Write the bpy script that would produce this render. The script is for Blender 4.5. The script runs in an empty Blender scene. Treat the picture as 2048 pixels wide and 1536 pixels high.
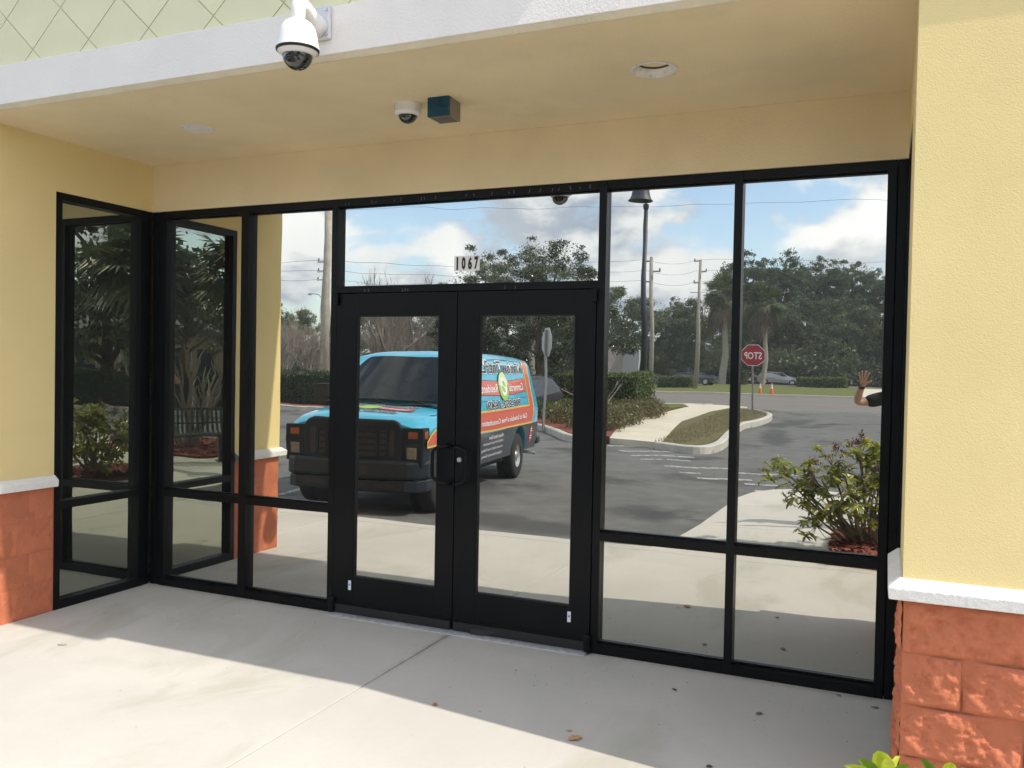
import bpy, bmesh, math, random
import numpy as np
from mathutils import Vector, Matrix
random.seed(7); np.random.seed(7)
R = math.radians
D = bpy.data
SC = bpy.context.scene
COL = SC.collection

# ------------------------------------------------------------------ camera
cam_d = D.cameras.new('camera'); cam = D.objects.new('camera', cam_d); COL.objects.link(cam)
CX, CY, CZ = 5.078, -4.861, 1.6985
yaw, pit, rol = R(23.524), R(-1.2078), R(1.0961)
fwd = Vector((-math.sin(yaw)*math.cos(pit), math.cos(yaw)*math.cos(pit), math.sin(pit)))
r0 = Vector((math.cos(yaw), math.sin(yaw), 0)); u0 = r0.cross(fwd)
rt = r0*math.cos(rol) + u0*math.sin(rol); up = u0*math.cos(rol) - r0*math.sin(rol)
mat3 = Matrix((rt, up, -fwd)).transposed()
cam.matrix_world = Matrix.Translation((CX, CY, CZ)) @ mat3.to_4x4()
cam_d.sensor_width = 36; cam_d.lens = 1722.15/2048*36
cam_d.clip_start = 0.02; cam_d.clip_end = 2000
SC.camera = cam

# ------------------------------------------------------------------ world: Nishita sky with cumulus
SUN_DIR = Vector((0.88, -0.12, 1.0)).normalized()          # towards the sun
SUN_EL = math.asin(SUN_DIR.z); SUN_AZ = math.atan2(SUN_DIR.x, SUN_DIR.y)
W = D.worlds.new('World'); SC.world = W; W.use_nodes = True
nt = W.node_tree; nt.nodes.clear()
def N(nt, t, **k):
    n = nt.nodes.new(t)
    for a, b in k.items():
        if a.startswith('i_'):
            a = a[2:]; n.inputs[int(a) if a.isdigit() else a.replace('_', ' ')].default_value = b
        else: setattr(n, a, b)
    return n
def L(nt, a, b): nt.links.new(a, b)
out = N(nt, 'ShaderNodeOutputWorld'); bg = N(nt, 'ShaderNodeBackground'); bg.inputs['Strength'].default_value = 0.15
sky = N(nt, 'ShaderNodeTexSky'); sky.sky_type = 'NISHITA'; sky.sun_disc = False
sky.sun_elevation = SUN_EL; sky.sun_rotation = SUN_AZ; sky.altitude = 20; sky.air_density = 1.0; sky.dust_density = 1.2; sky.ozone_density = 1.5
tc = N(nt, 'ShaderNodeTexCoord')
def cloud(offset):
    mp = N(nt, 'ShaderNodeMapping'); mp.inputs['Scale'].default_value = (1.0, 1.0, 1.75); mp.inputs['Location'].default_value = offset
    L(nt, tc.outputs['Generated'], mp.inputs['Vector'])
    a = N(nt, 'ShaderNodeTexNoise', i_Scale=5.6, i_Detail=10.0, i_Roughness=0.55, i_Distortion=0.2)
    L(nt, mp.outputs['Vector'], a.inputs['Vector'])
    return a.outputs['Fac']
c1 = cloud((3.1, 1.7, 0.4)); c2 = cloud((3.1+.030, 1.7, 0.4+.075))
ramp = N(nt, 'ShaderNodeMapRange', interpolation_type='SMOOTHSTEP'); ramp.inputs['From Min'].default_value = .43; ramp.inputs['From Max'].default_value = .535; ramp.inputs['To Min'].default_value = .05
L(nt, c1, ramp.inputs['Value'])
dif = N(nt, 'ShaderNodeMath', operation='SUBTRACT'); L(nt, c1, dif.inputs[0]); L(nt, c2, dif.inputs[1])
lit = N(nt, 'ShaderNodeMapRange'); lit.inputs['From Min'].default_value = -.055; lit.inputs['From Max'].default_value = .08
L(nt, dif.outputs[0], lit.inputs['Value'])
ccol = N(nt, 'ShaderNodeMix', data_type='RGBA'); ccol.inputs[6].default_value = (2.0, 2.35, 2.9, 1); ccol.inputs[7].default_value = (6.0, 6.0, 5.95, 1)
low = N(nt, 'ShaderNodeTexNoise', i_Scale=2.6, i_Detail=4.0, i_Roughness=.5); L(nt, tc.outputs['Generated'], low.inputs['Vector'])
lowr = N(nt, 'ShaderNodeMapRange'); lowr.inputs['From Min'].default_value = .36; lowr.inputs['From Max'].default_value = .62; L(nt, low.outputs['Fac'], lowr.inputs['Value'])
bl = N(nt, 'ShaderNodeMix', data_type='FLOAT'); bl.inputs[0].default_value = .42; L(nt, lit.outputs[0], bl.inputs[2]); L(nt, lowr.outputs[0], bl.inputs[3])
L(nt, bl.outputs[0], ccol.inputs[0])
mx = N(nt, 'ShaderNodeMix', data_type='RGBA')
L(nt, ramp.outputs[0], mx.inputs[0]); L(nt, sky.outputs[0], mx.inputs[6]); L(nt, ccol.outputs[2], mx.inputs[7])
L(nt, mx.outputs[2], bg.inputs['Color']); L(nt, bg.outputs[0], out.inputs['Surface'])

sd = D.lights.new('sun', 'SUN'); sd.energy = 2.2; sd.angle = R(.53); sd.color = (1.0, .93, .82)
so = D.objects.new('sun', sd); COL.objects.link(so); so.rotation_euler = SUN_DIR.to_track_quat('Z', 'Y').to_euler(); so.location = (8, -6, 12)
vs = SC.view_settings; vs.view_transform = 'Standard'; vs.look = 'None'; vs.exposure = 1.09; vs.gamma = 1; vs.use_curve_mapping = False

# ------------------------------------------------------------------ materials
MATS = {}
def M(name, col, rough=.6, metal=0., var=.08, vs=3., bump=0., bs=80., spec=.5, coat=0., dirt=None, island=False, trans=0., emis=None, detail=5.):
    """principled material: colour mottled by noise, bump from noise, optional dark specks, per-leaf variation"""
    if name in MATS: return MATS[name]
    m = D.materials.new(name); m.use_nodes = True; t = m.node_tree; t.nodes.clear()
    o = N(t, 'ShaderNodeOutputMaterial'); p = N(t, 'ShaderNodeBsdfPrincipled')
    p.inputs['Roughness'].default_value = rough; p.inputs['Metallic'].default_value = metal
    p.inputs['Specular IOR Level'].default_value = spec; p.inputs['Coat Weight'].default_value = coat
    tcn = N(t, 'ShaderNodeTexCoord')
    nz = N(t, 'ShaderNodeTexNoise', i_Scale=vs, i_Detail=detail, i_Roughness=.6); L(t, tcn.outputs['Object'], nz.inputs['Vector'])
    cr = N(t, 'ShaderNodeMix', data_type='RGBA')
    c = Vector(col)
    cr.inputs[6].default_value = (*(c*(1-var)), 1); cr.inputs[7].default_value = (*[min(1, x) for x in c*(1+var)], 1)
    if island:
        gi = N(t, 'ShaderNodeNewGeometry'); L(t, gi.outputs['Random Per Island'], cr.inputs[0])
    else:
        mr = N(t, 'ShaderNodeMapRange'); mr.inputs['From Min'].default_value = .3; mr.inputs['From Max'].default_value = .7
        L(t, nz.outputs['Fac'], mr.inputs['Value']); L(t, mr.outputs[0], cr.inputs[0])
    csock = cr.outputs[2]
    if dirt:
        dc, dscale, dth = dirt
        n2 = N(t, 'ShaderNodeTexNoise', i_Scale=dscale, i_Detail=6.0, i_Roughness=.65); L(t, tcn.outputs['Object'], n2.inputs['Vector'])
        m2 = N(t, 'ShaderNodeMapRange'); m2.inputs['From Min'].default_value = dth; m2.inputs['From Max'].default_value = dth+.1
        L(t, n2.outputs['Fac'], m2.inputs['Value'])
        x2 = N(t, 'ShaderNodeMix', data_type='RGBA'); L(t, m2.outputs[0], x2.inputs[0]); L(t, csock, x2.inputs[6]); x2.inputs[7].default_value = (*dc, 1)
        csock = x2.outputs[2]
    L(t, csock, p.inputs['Base Color'])
    if bump:
        b = N(t, 'ShaderNodeTexNoise', i_Scale=bs, i_Detail=4.0, i_Roughness=.6); L(t, tcn.outputs['Object'], b.inputs['Vector'])
        bn = N(t, 'ShaderNodeBump', i_Strength=.9, i_Distance=bump); L(t, b.outputs['Fac'], bn.inputs['Height']); L(t, bn.outputs[0], p.inputs['Normal'])
    if emis: p.inputs['Emission Color'].default_value = (*emis, 1)
    s = p.outputs[0]
    if trans:
        tr = N(t, 'ShaderNodeBsdfTranslucent'); L(t, csock, tr.inputs['Color'])
        mxs = N(t, 'ShaderNodeMixShader', i_0=trans); L(t, s, mxs.inputs[1]); L(t, tr.outputs[0], mxs.inputs[2]); s = mxs.outputs[0]
    L(t, s, o.inputs['Surface'])
    MATS[name] = m; return m

def foliage(name, dark, light, third=None, trans=.3, rough=.45):
    m = D.materials.new(name); m.use_nodes = True; t = m.node_tree; t.nodes.clear()
    o = N(t, 'ShaderNodeOutputMaterial'); p = N(t, 'ShaderNodeBsdfPrincipled', i_Roughness=rough)
    gi = N(t, 'ShaderNodeNewGeometry'); r = N(t, 'ShaderNodeValToRGB'); e = r.color_ramp.elements
    e[0].position = 0; e[0].color = (*dark, 1); e[1].position = .8; e[1].color = (*light, 1)
    if third: q = r.color_ramp.elements.new(1.0); q.color = (*third, 1)
    L(t, gi.outputs['Random Per Island'], r.inputs[0]); L(t, r.outputs[0], p.inputs['Base Color'])
    tr = N(t, 'ShaderNodeBsdfTranslucent'); L(t, r.outputs[0], tr.inputs['Color'])
    x = N(t, 'ShaderNodeMixShader', i_0=trans); L(t, p.outputs[0], x.inputs[1]); L(t, tr.outputs[0], x.inputs[2]); L(t, x.outputs[0], o.inputs['Surface'])
    return m

def mirror(name, tint, wave, dark):
    """reflective window film over a dark interior"""
    m = D.materials.new(name); m.use_nodes = True; t = m.node_tree; t.nodes.clear()
    o = N(t, 'ShaderNodeOutputMaterial'); g = N(t, 'ShaderNodeBsdfGlossy', i_Roughness=0.0, i_Color=(*tint, 1))
    d = N(t, 'ShaderNodeBsdfDiffuse', i_Color=(*dark, 1)); a = N(t, 'ShaderNodeAddShader')
    tcn = N(t, 'ShaderNodeTexCoord'); nz = N(t, 'ShaderNodeTexNoise', i_Scale=1.6, i_Detail=1.5, i_Roughness=.4)
    L(t, tcn.outputs['Object'], nz.inputs['Vector'])
    b = N(t, 'ShaderNodeBump', i_Strength=1.0, i_Distance=wave); L(t, nz.outputs['Fac'], b.inputs['Height']); L(t, b.outputs[0], g.inputs['Normal'])
    n2 = N(t, 'ShaderNodeTexNoise', i_Scale=2.3, i_Detail=8.0, i_Roughness=.65); mp = N(t, 'ShaderNodeMapping'); mp.inputs['Scale'].default_value = (1, 1, .35); L(t, tcn.outputs['Object'], mp.inputs['Vector']); L(t, mp.outputs[0], n2.inputs['Vector'])
    mr = N(t, 'ShaderNodeMapRange'); mr.inputs['From Min'].default_value = .42; mr.inputs['From Max'].default_value = .75; mr.inputs['To Min'].default_value = .002; mr.inputs['To Max'].default_value = .03; L(t, n2.outputs['Fac'], mr.inputs['Value'])
    dust = N(t, 'ShaderNodeBsdfDiffuse', i_Color=(.36, .37, .38, 1)); L(t, g.outputs[0], a.inputs[0]); L(t, d.outputs[0], a.inputs[1])
    mz_ = N(t, 'ShaderNodeMixShader'); L(t, mr.outputs[0], mz_.inputs[0]); L(t, a.outputs[0], mz_.inputs[1]); L(t, dust.outputs[0], mz_.inputs[2]); L(t, mz_.outputs[0], o.inputs['Surface'])
    return m

YEL = (.83, .67, .325)
m_yel = M('stucco_yellow', YEL, .9, var=.05, vs=1.3, bump=.0018, bs=170, spec=.25, dirt=((.42, .33, .16), 38, .775))
m_yelr = M('stucco_yellow_rough', YEL, .9, var=.05, vs=1.5, bump=.0022, bs=170, spec=.25, dirt=((.55, .42, .18), 25, .75))
m_sof = M('stucco_soffit', (.85, .71, .46), .95, var=.08, vs=1.3, bump=.003, bs=110, spec=.2, dirt=((.20, .14, .09), 34, .715))
m_white = M('stucco_white', (.86, .81, .755), .9, var=.04, vs=2, bump=.004, bs=90, spec=.25, dirt=((.5, .46, .4), 12, .72))
m_cream = M('stucco_cream', (.74, .66, .50), .9, var=.08, vs=6, bump=.004, bs=60, spec=.2, dirt=((.35, .28, .18), 22, .68))
m_green = M('tile_pale_green', (.80, .76, .51), .85, var=.05, vs=2.5, bump=.001, bs=120, spec=.3)
m_grout = M('tile_groove', (.62, .58, .36), .95, var=.2, vs=9)
m_org = M('block_orange', (.54, .178, .092), .88, var=.09, vs=9, bump=.006, bs=75, spec=.2)
m_mort = M('mortar_orange', (.46, .145, .07), .9, var=.1, vs=9, bump=.002, bs=60)
m_ledge = M('ledge_white', (.82, .80, .77), .9, var=.04, vs=8, bump=.012, bs=38, spec=.2, dirt=((.55, .5, .45), 15, .72))
m_frame = M('frame_black', (.0035, .0040, .0048), .36, metal=.0, var=.3, vs=4, spec=.19, bump=.0003, bs=300, dirt=((.05, .05, .05), 60, .80))
m_scr = M('scratch_grey', (.30, .30, .30), .6)
m_alu = M('aluminium', (.60, .60, .62), .35, metal=.8, var=.1, vs=20)
m_rub = M('rubber_black', (.012, .012, .013), .7, var=.3)
m_glass = mirror('mirror_film', (.61, .61, .575), .0013, (.004, .004, .004))
m_glass2 = mirror('dark_glass', (.40, .425, .36), .0016, (.004, .005, .005))
m_pl = M('plastic_white', (.86, .84, .82), .35, var=.02, vs=5, coat=.2)
m_dome = M('dome_smoked', (.012, .013, .014), .04, var=.1, spec=.6, coat=1.0)
m_lens = M('lens_grey', (.24, .24, .25), .3)
m_blk = M('black_plastic', (.015, .015, .016), .45, var=.2)
def concrete_mat():
    m = D.materials.new('concrete'); m.use_nodes = True; t = m.node_tree; t.nodes.clear()
    o = N(t, 'ShaderNodeOutputMaterial'); p = N(t, 'ShaderNodeBsdfPrincipled', i_Roughness=.88); p.inputs['Specular IOR Level'].default_value = .2
    tcn = N(t, 'ShaderNodeTexCoord'); src = tcn.outputs['Object']
    def noise(sc, det=6., ro=.6, scale=(1, 1, 1), dist=0.):
        mp = N(t, 'ShaderNodeMapping'); mp.inputs['Scale'].default_value = scale; L(t, src, mp.inputs['Vector'])
        n = N(t, 'ShaderNodeTexNoise', i_Scale=sc, i_Detail=det, i_Roughness=ro, i_Distortion=dist); L(t, mp.outputs[0], n.inputs['Vector']); return n.outputs['Fac']
    def rng(v, a_, b_, lo=0., hi=1.):
        n = N(t, 'ShaderNodeMapRange', interpolation_type='SMOOTHSTEP'); n.inputs['From Min'].default_value = a_; n.inputs['From Max'].default_value = b_; n.inputs['To Min'].default_value = lo; n.inputs['To Max'].default_value = hi; L(t, v, n.inputs['Value']); return n.outputs[0]
    def mixc(f, a_, b_):
        n = N(t, 'ShaderNodeMix', data_type='RGBA'); L(t, f, n.inputs[0])
        for i, q in ((6, a_), (7, b_)):
            if isinstance(q, tuple): n.inputs[i].default_value = (*q, 1)
            else: L(t, q, n.inputs[i])
        return n.outputs[2]
    c = mixc(rng(noise(.8, 9, .62, dist=.4), .32, .68), (.505, .485, .445), (.575, .55, .50))
    c = mixc(rng(noise(26, 5, .7), .35, .75, 0, .35), c, (.50, .47, .42))                       # fine mottling
    c = mixc(rng(noise(1.15, 8, .6, (1.0, .45, 1), .8), .52, .68, 0, .85), c, (.44, .425, .36))   # drawn-out dull stains
    c = mixc(rng(noise(5.5, 3, .5), .735, .765, 0, .35), c, (.36, .33, .30))                    # spots
    c = mixc(rng(noise(60, 2, .5), .72, .78, 0, .5), c, (.30, .26, .22))
    # foot-traffic grime along the joint that runs to the doors
    sx = N(t, 'ShaderNodeNewGeometry'); sep = N(t, 'ShaderNodeSeparateXYZ'); L(t, sx.outputs['Position'], sep.inputs[0])
    ds = N(t, 'ShaderNodeMath', operation='SUBTRACT'); L(t, sep.outputs[0], ds.inputs[0]); ds.inputs[1].default_value = 2.592
    ab = N(t, 'ShaderNodeMath', operation='ABSOLUTE'); L(t, ds.outputs[0], ab.inputs[0])
    near = rng(ab.outputs[0], .05, 0., 0, 1); yy = rng(sep.outputs[1], -1.3, -.1, 0, .55)
    mu = N(t, 'ShaderNodeMath', operation='MULTIPLY'); L(t, near, mu.inputs[0]); L(t, yy, mu.inputs[1])
    m2 = N(t, 'ShaderNodeMath', operation='MULTIPLY'); L(t, mu.outputs[0], m2.inputs[0]); L(t, rng(noise(9, 6, .7), .3, .6), m2.inputs[1])
    c = mixc(m2.outputs[0], c, (.22, .20, .19))
    # grime along the sill
    ey = rng(sep.outputs[1], -.07, -.005, 0, .5); m3 = N(t, 'ShaderNodeMath', operation='MULTIPLY'); L(t, ey, m3.inputs[0]); L(t, rng(noise(12, 6, .7), .35, .65), m3.inputs[1])
    c = mixc(m3.outputs[0], c, (.27, .25, .22))
    L(t, c, p.inputs['Base Color'])
    b1_ = N(t, 'ShaderNodeBump', i_Strength=.8, i_Distance=.0014); L(t, noise(120, 4, .65), b1_.inputs['Height'])
    b2_ = N(t, 'ShaderNodeBump', i_Strength=.6, i_Distance=.0012); L(t, noise(9, 3, .5, (1, 22, 1)), b2_.inputs['Height']); L(t, b1_.outputs[0], b2_.inputs['Normal'])
    L(t, b2_.outputs[0], p.inputs['Normal']); L(t, p.outputs[0], o.inputs['Surface']); return m
m_con = concrete_mat()
m_con2 = M('concrete_path', (.60, .55, .45), .9, var=.08, vs=.8, bump=.001, bs=100, spec=.2)
m_kerb = M('kerb_concrete', (.50, .48, .43), .9, var=.15, vs=3, bump=.004, bs=40, spec=.2, dirt=((.2, .2, .19), 2.5, .58))
m_asp = M('asphalt', (.145, .145, .14), .9, var=.2, vs=2.2, bump=.008, bs=90, spec=.25, dirt=((.065, .066, .066), .45, .55), detail=10)
m_road = M('road_asphalt', (.19, .175, .165), .9, var=.1, vs=.6, bump=.004, bs=50, spec=.2)
m_line = M('road_paint', (.42, .42, .40), .8, var=.2, vs=6, dirt=((.15, .15, .145), 9, .47))
m_mulch = M('mulch_red', (.20, .055, .035), .95, var=.4, vs=14, bump=.03, bs=30)
m_chip = M('mulch_chip', (.21, .06, .04), .9, var=.7, island=True)
m_grass = M('grass', (.14, .16, .055), .95, var=.28, vs=5, bump=.03, bs=60, spec=.15, dirt=((.20, .17, .09), 1.5, .56), detail=9)
m_dirt = M('soil', (.14, .115, .08), .95, var=.2)
m_bark = M('bark_grey', (.26, .235, .20), .9, var=.25, vs=8, bump=.02, bs=20)
m_barkd = M('bark_dark', (.11, .09, .07), .9, var=.25, vs=8, bump=.02, bs=15)
m_twig = M('twig', (.23, .195, .165), .9, var=.2, vs=3)
m_wood = M('utility_pole', (.33, .30, .26), .9, var=.15, vs=4, bump=.006, bs=30)
m_conp = M('concrete_pole', (.44, .40, .34), .9, var=.18, vs=2, bump=.01, bs=15)
m_wire = M('wire', (.04, .04, .045), .6)
m_palm = foliage('palm_frond', (.04, .06, .025), (.12, .15, .055), (.22, .22, .10))
m_palmd = foliage('palm_dead', (.09, .075, .055), (.18, .14, .10), trans=.15, rough=.8)
m_oak = foliage('leaf_oak', (.065, .085, .04), (.15, .18, .085))
m_pine = foliage('leaf_pine', (.055, .085, .048), (.13, .175, .085))
m_mag = foliage('leaf_magnolia', (.028, .042, .020), (.07, .095, .042), (.17, .18, .10), trans=.12, rough=.25)
m_hedge = foliage('leaf_hedge', (.05, .08, .02), (.16, .21, .055))
m_hedged = foliage('leaf_hedge_dark', (.025, .045, .016), (.075, .11, .036))
m_cover = foliage('leaf_cover', (.07, .075, .03), (.17, .16, .06), (.24, .15, .09))
m_schef = foliage('leaf_variegated', (.09, .14, .03), (.40, .42, .08), (.82, .74, .24), trans=.35, rough=.3)
m_berry = foliage('berry', (.05, .02, .02), (.16, .04, .03), (.30, .11, .03), trans=.0)
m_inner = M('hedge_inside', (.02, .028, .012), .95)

def dark_patches(m, spots, col):
    """soft irregular darker patches mixed into the asphalt colour, at fixed places: (x, y, length, width, angle)"""
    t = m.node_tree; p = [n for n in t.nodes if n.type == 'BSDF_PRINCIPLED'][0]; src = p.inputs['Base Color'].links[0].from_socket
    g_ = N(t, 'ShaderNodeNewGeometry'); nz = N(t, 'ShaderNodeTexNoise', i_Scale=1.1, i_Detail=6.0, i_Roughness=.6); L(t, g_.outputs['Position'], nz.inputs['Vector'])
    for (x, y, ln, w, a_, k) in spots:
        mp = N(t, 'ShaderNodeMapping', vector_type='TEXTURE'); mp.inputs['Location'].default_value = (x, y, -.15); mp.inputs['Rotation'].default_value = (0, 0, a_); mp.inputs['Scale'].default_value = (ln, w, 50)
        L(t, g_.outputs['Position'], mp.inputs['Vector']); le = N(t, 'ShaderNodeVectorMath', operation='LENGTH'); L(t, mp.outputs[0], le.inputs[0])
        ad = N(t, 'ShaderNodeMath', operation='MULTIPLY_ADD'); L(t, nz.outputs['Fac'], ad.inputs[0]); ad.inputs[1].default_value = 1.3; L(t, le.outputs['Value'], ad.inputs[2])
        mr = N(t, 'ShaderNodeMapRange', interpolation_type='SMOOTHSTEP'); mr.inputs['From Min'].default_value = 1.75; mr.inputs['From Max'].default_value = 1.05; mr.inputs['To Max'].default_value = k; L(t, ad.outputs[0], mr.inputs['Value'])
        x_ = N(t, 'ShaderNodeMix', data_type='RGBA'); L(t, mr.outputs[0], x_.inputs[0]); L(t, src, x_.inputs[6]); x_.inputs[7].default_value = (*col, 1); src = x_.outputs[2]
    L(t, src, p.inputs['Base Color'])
dark_patches(m_asp, [(2.2, -20.5, 3.4, .55, 1.45, .8), (1.9, -26.5, 4.2, .6, 1.75, .8), (.9, -4.4, 1.9, .55, .25, .75), (2.2, -5.9, .9, .45, .9, .7), (2.6, -9.3, 1.2, .35, .1, .4), (-1, -6.6, 2.6, 1.0, 1.4, .5)], (.062, .064, .066))
# ------------------------------------------------------------------ mesh helpers
class MB:
    def __init__(s): s.v = []; s.f = []
    def add(s, vs, fs):
        b = len(s.v); s.v += [tuple(v) for v in vs]; s.f += [tuple(i+b for i in f) for f in fs]; return s
    def box(s, x0, x1, y0, y1, z0, z1):
        return s.add([(x0,y0,z0),(x1,y0,z0),(x1,y1,z0),(x0,y1,z0),(x0,y0,z1),(x1,y0,z1),(x1,y1,z1),(x0,y1,z1)],
                     [(0,3,2,1),(4,5,6,7),(0,1,5,4),(1,2,6,5),(2,3,7,6),(3,0,4,7)])
    def prism(s, poly, z0, z1):
        n = len(poly); a = sum(poly[i][0]*poly[(i+1)%n][1]-poly[(i+1)%n][0]*poly[i][1] for i in range(n))
        if a < 0: poly = poly[::-1]
        return s.add([(x,y,z0) for x,y in poly]+[(x,y,z1) for x,y in poly],
                     [tuple(range(n-1,-1,-1)), tuple(range(n,2*n))]+[(i,(i+1)%n,n+(i+1)%n,n+i) for i in range(n)])
    def extr(s, poly, axis, a0, a1):
        """poly in the two other axes, extruded along axis (0=x with (y,z), 1=y with (x,z))"""
        n = len(poly); f = (lambda a,p:(a,p[0],p[1])) if axis == 0 else (lambda a,p:(p[0],a,p[1]))
        return s.add([f(a0,p) for p in poly]+[f(a1,p) for p in poly],
                     [tuple(range(n)), tuple(range(2*n-1,n-1,-1))]+[(i+n,(i+1)%n+n,(i+1)%n,i) for i in range(n)])
    def tube(s, pts, rad, n=8, caps=True):
        pts = [Vector(p) for p in pts]; rad = rad if isinstance(rad, (list, tuple)) else [rad]*len(pts)
        b = len(s.v); prev = None
        for i, p in enumerate(pts):
            d = (pts[min(i+1,len(pts)-1)]-pts[max(i-1,0)])
            if d.length < 1e-9: d = Vector((0,0,1))
            d.normalize()
            if prev is None: a = d.orthogonal().normalized()
            else:
                a = prev - d*prev.dot(d)
                a = a.normalized() if a.length > 1e-6 else d.orthogonal().normalized()
            prev = a; c = d.cross(a)
            for k in range(n):
                t = 2*math.pi*k/n; s.v.append(tuple(p + (a*math.cos(t)+c*math.sin(t))*rad[i]))
        for i in range(len(pts)-1):
            for k in range(n):
                k2 = (k+1)%n; s.f.append((b+i*n+k, b+i*n+k2, b+(i+1)*n+k2, b+(i+1)*n+k))
        if caps:
            s.f.append(tuple(b+k for k in range(n-1,-1,-1))); e = b+(len(pts)-1)*n; s.f.append(tuple(e+k for k in range(n)))
        return s
    def lathe(s, prof, c=(0,0,0), n=24, axis='z'):
        """prof: (r, h) list revolved round an axis through c"""
        b = len(s.v)
        for r, h in prof:
            for k in range(n):
                t = 2*math.pi*k/n; x, y = r*math.cos(t), r*math.sin(t)
                q = (x,y,h) if axis == 'z' else ((x,-h,y) if axis == 'y' else (h,x,y))
                s.v.append((c[0]+q[0], c[1]+q[1], c[2]+q[2]))
        for i in range(len(prof)-1):
            for k in range(n):
                k2 = (k+1)%n; s.f.append((b+i*n+k, b+i*n+k2, b+(i+1)*n+k2, b+(i+1)*n+k))
        return s
    def build(s, name, mat, parent=None, smooth=False, bevel=0, recalc=True):
        me = D.meshes.new(name); me.from_pydata(s.v, [], s.f)
        if recalc:
            bm = bmesh.new(); bm.from_mesh(me); bmesh.ops.recalc_face_normals(bm, faces=bm.faces); bm.to_mesh(me); bm.free()
        return link(name, me, mat, parent, smooth, bevel)
def link(name, me, mat, parent=None, smooth=False, bevel=0):
    if mat is not None: me.materials.append(mat)
    if smooth:
        me.polygons.foreach_set('use_smooth', [True]*len(me.polygons))
    o = D.objects.new(name, me); COL.objects.link(o)
    if parent is not None:
        o.parent = parent
        r = parent
        while r.parent: r = r.parent
        if not r.get('_local'): me.transform(Matrix.Translation(-r.location))
    if bevel:
        b = o.modifiers.new('bevel', 'BEVEL'); b.width = bevel; b.segments = 2; b.limit_method = 'ANGLE'
    return o
def tag(o, label=None, cat=None, group=None, kind=None):
    if label: o['label'] = label
    if cat: o['category'] = cat
    if group: o['group'] = group
    if kind: o['kind'] = kind
    return o
def empty(name, loc, label=None, cat=None, group=None, kind=None, local=False):
    o = D.objects.new(name, None); o.location = loc; o.empty_display_size = .1; COL.objects.link(o)
    if local: o['_local'] = 1
    return tag(o, label, cat, group, kind)
def copy_tree(o, parent=None):
    c = o.copy(); COL.objects.link(c); c.parent = parent
    for ch in o.children: copy_tree(ch, c)
    return c
def np_mesh(name, V, F, mat, parent=None, smooth=False):
    """fast mesh from numpy arrays, F is (n, k)"""
    me = D.meshes.new(name); n, k = F.shape
    me.vertices.add(len(V)); me.vertices.foreach_set('co', np.asarray(V, np.float32).ravel())
    me.loops.add(n*k); me.loops.foreach_set('vertex_index', F.astype(np.int32).ravel())
    me.polygons.add(n); me.polygons.foreach_set('loop_start', np.arange(0, n*k, k, dtype=np.int32))
    me.update(calc_edges=True)
    return link(name, me, mat, parent, smooth)
def text_mesh(body, x0, x1, z0, z1, bold=0.0, italic=0.0):
    """builtin font text fitted to a box, returns 2-D verts and faces"""
    cu = D.curves.new('text', 'FONT'); cu.body = body; cu.size = 1; cu.offset = bold; cu.shear = italic; cu.resolution_u = 2
    o = D.objects.new('text', cu); COL.objects.link(o)
    dg = bpy.context.evaluated_depsgraph_get(); me = D.meshes.new_from_object(o.evaluated_get(dg))
    vs = [(v.co.x, v.co.y) for v in me.vertices]; fs = [tuple(p.vertices) for p in me.polygons]
    D.objects.remove(o); D.curves.remove(cu); D.meshes.remove(me)
    ax, bx = min(v[0] for v in vs), max(v[0] for v in vs); az, bz = min(v[1] for v in vs), max(v[1] for v in vs)
    return [((v[0]-ax)/(bx-ax)*(x1-x0)+x0, (v[1]-az)/(bz-az)*(z1-z0)+z0) for v in vs], fs

# ------------------------------------------------------------------ ground, lot, walkways
gr = MB().box(-400, 400, -400, 200, -.6, -.19).build('ground', m_dirt); tag(gr, kind='structure')
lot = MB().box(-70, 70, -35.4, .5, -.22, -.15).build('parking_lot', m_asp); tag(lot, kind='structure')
rd = MB().box(-150, 150, -57.4, -35.4, -.22, -.146).build('road', m_road); tag(rd, kind='structure')
far = MB().box(-150, 150, -92, -57.8, -.22, -.02).build('grass_verge', m_grass); tag(far, kind='structure')
far2 = MB().box(-150, 150, -104, -92, -.22, -.04).build('far_road', m_road); tag(far2, kind='structure')
fk = MB().box(-150, 150, -57.8, -57.3, -.22, 0).build('far_kerb', m_con2); tag(fk, kind='structure')
far3 = MB().box(-200, 200, -260, -104, -.22, -.02).build('woodland_floor', m_dirt); tag(far3, kind='structure')

# walkway in front of the shop: cast slabs with open joints
wk = empty('walkway', (2.6, -1.5, 0), kind='structure')
g = .004
def slab(poly, z=0):
    return MB().prism(poly, -.16, z).build('concrete_slab', m_con, wk, bevel=.004)
xs = [-7.4, -3.4, -.4, 2.592, 5.6, 8.6, 11.6]
for i in range(len(xs)-1):
    a, b = xs[i]+g, xs[i+1]-g
    y1 = .0 if (a > -.1 and b < 5.3) else 0.0
    slab([(a, 0.05), (b, .05), (b, -2.90+g), (a, -2.90+g)])
base = MB().box(-7.4, 11.6, -2.9, 0, -.16, -.012).build('joint_filler', m_kerb, wk)
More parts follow.
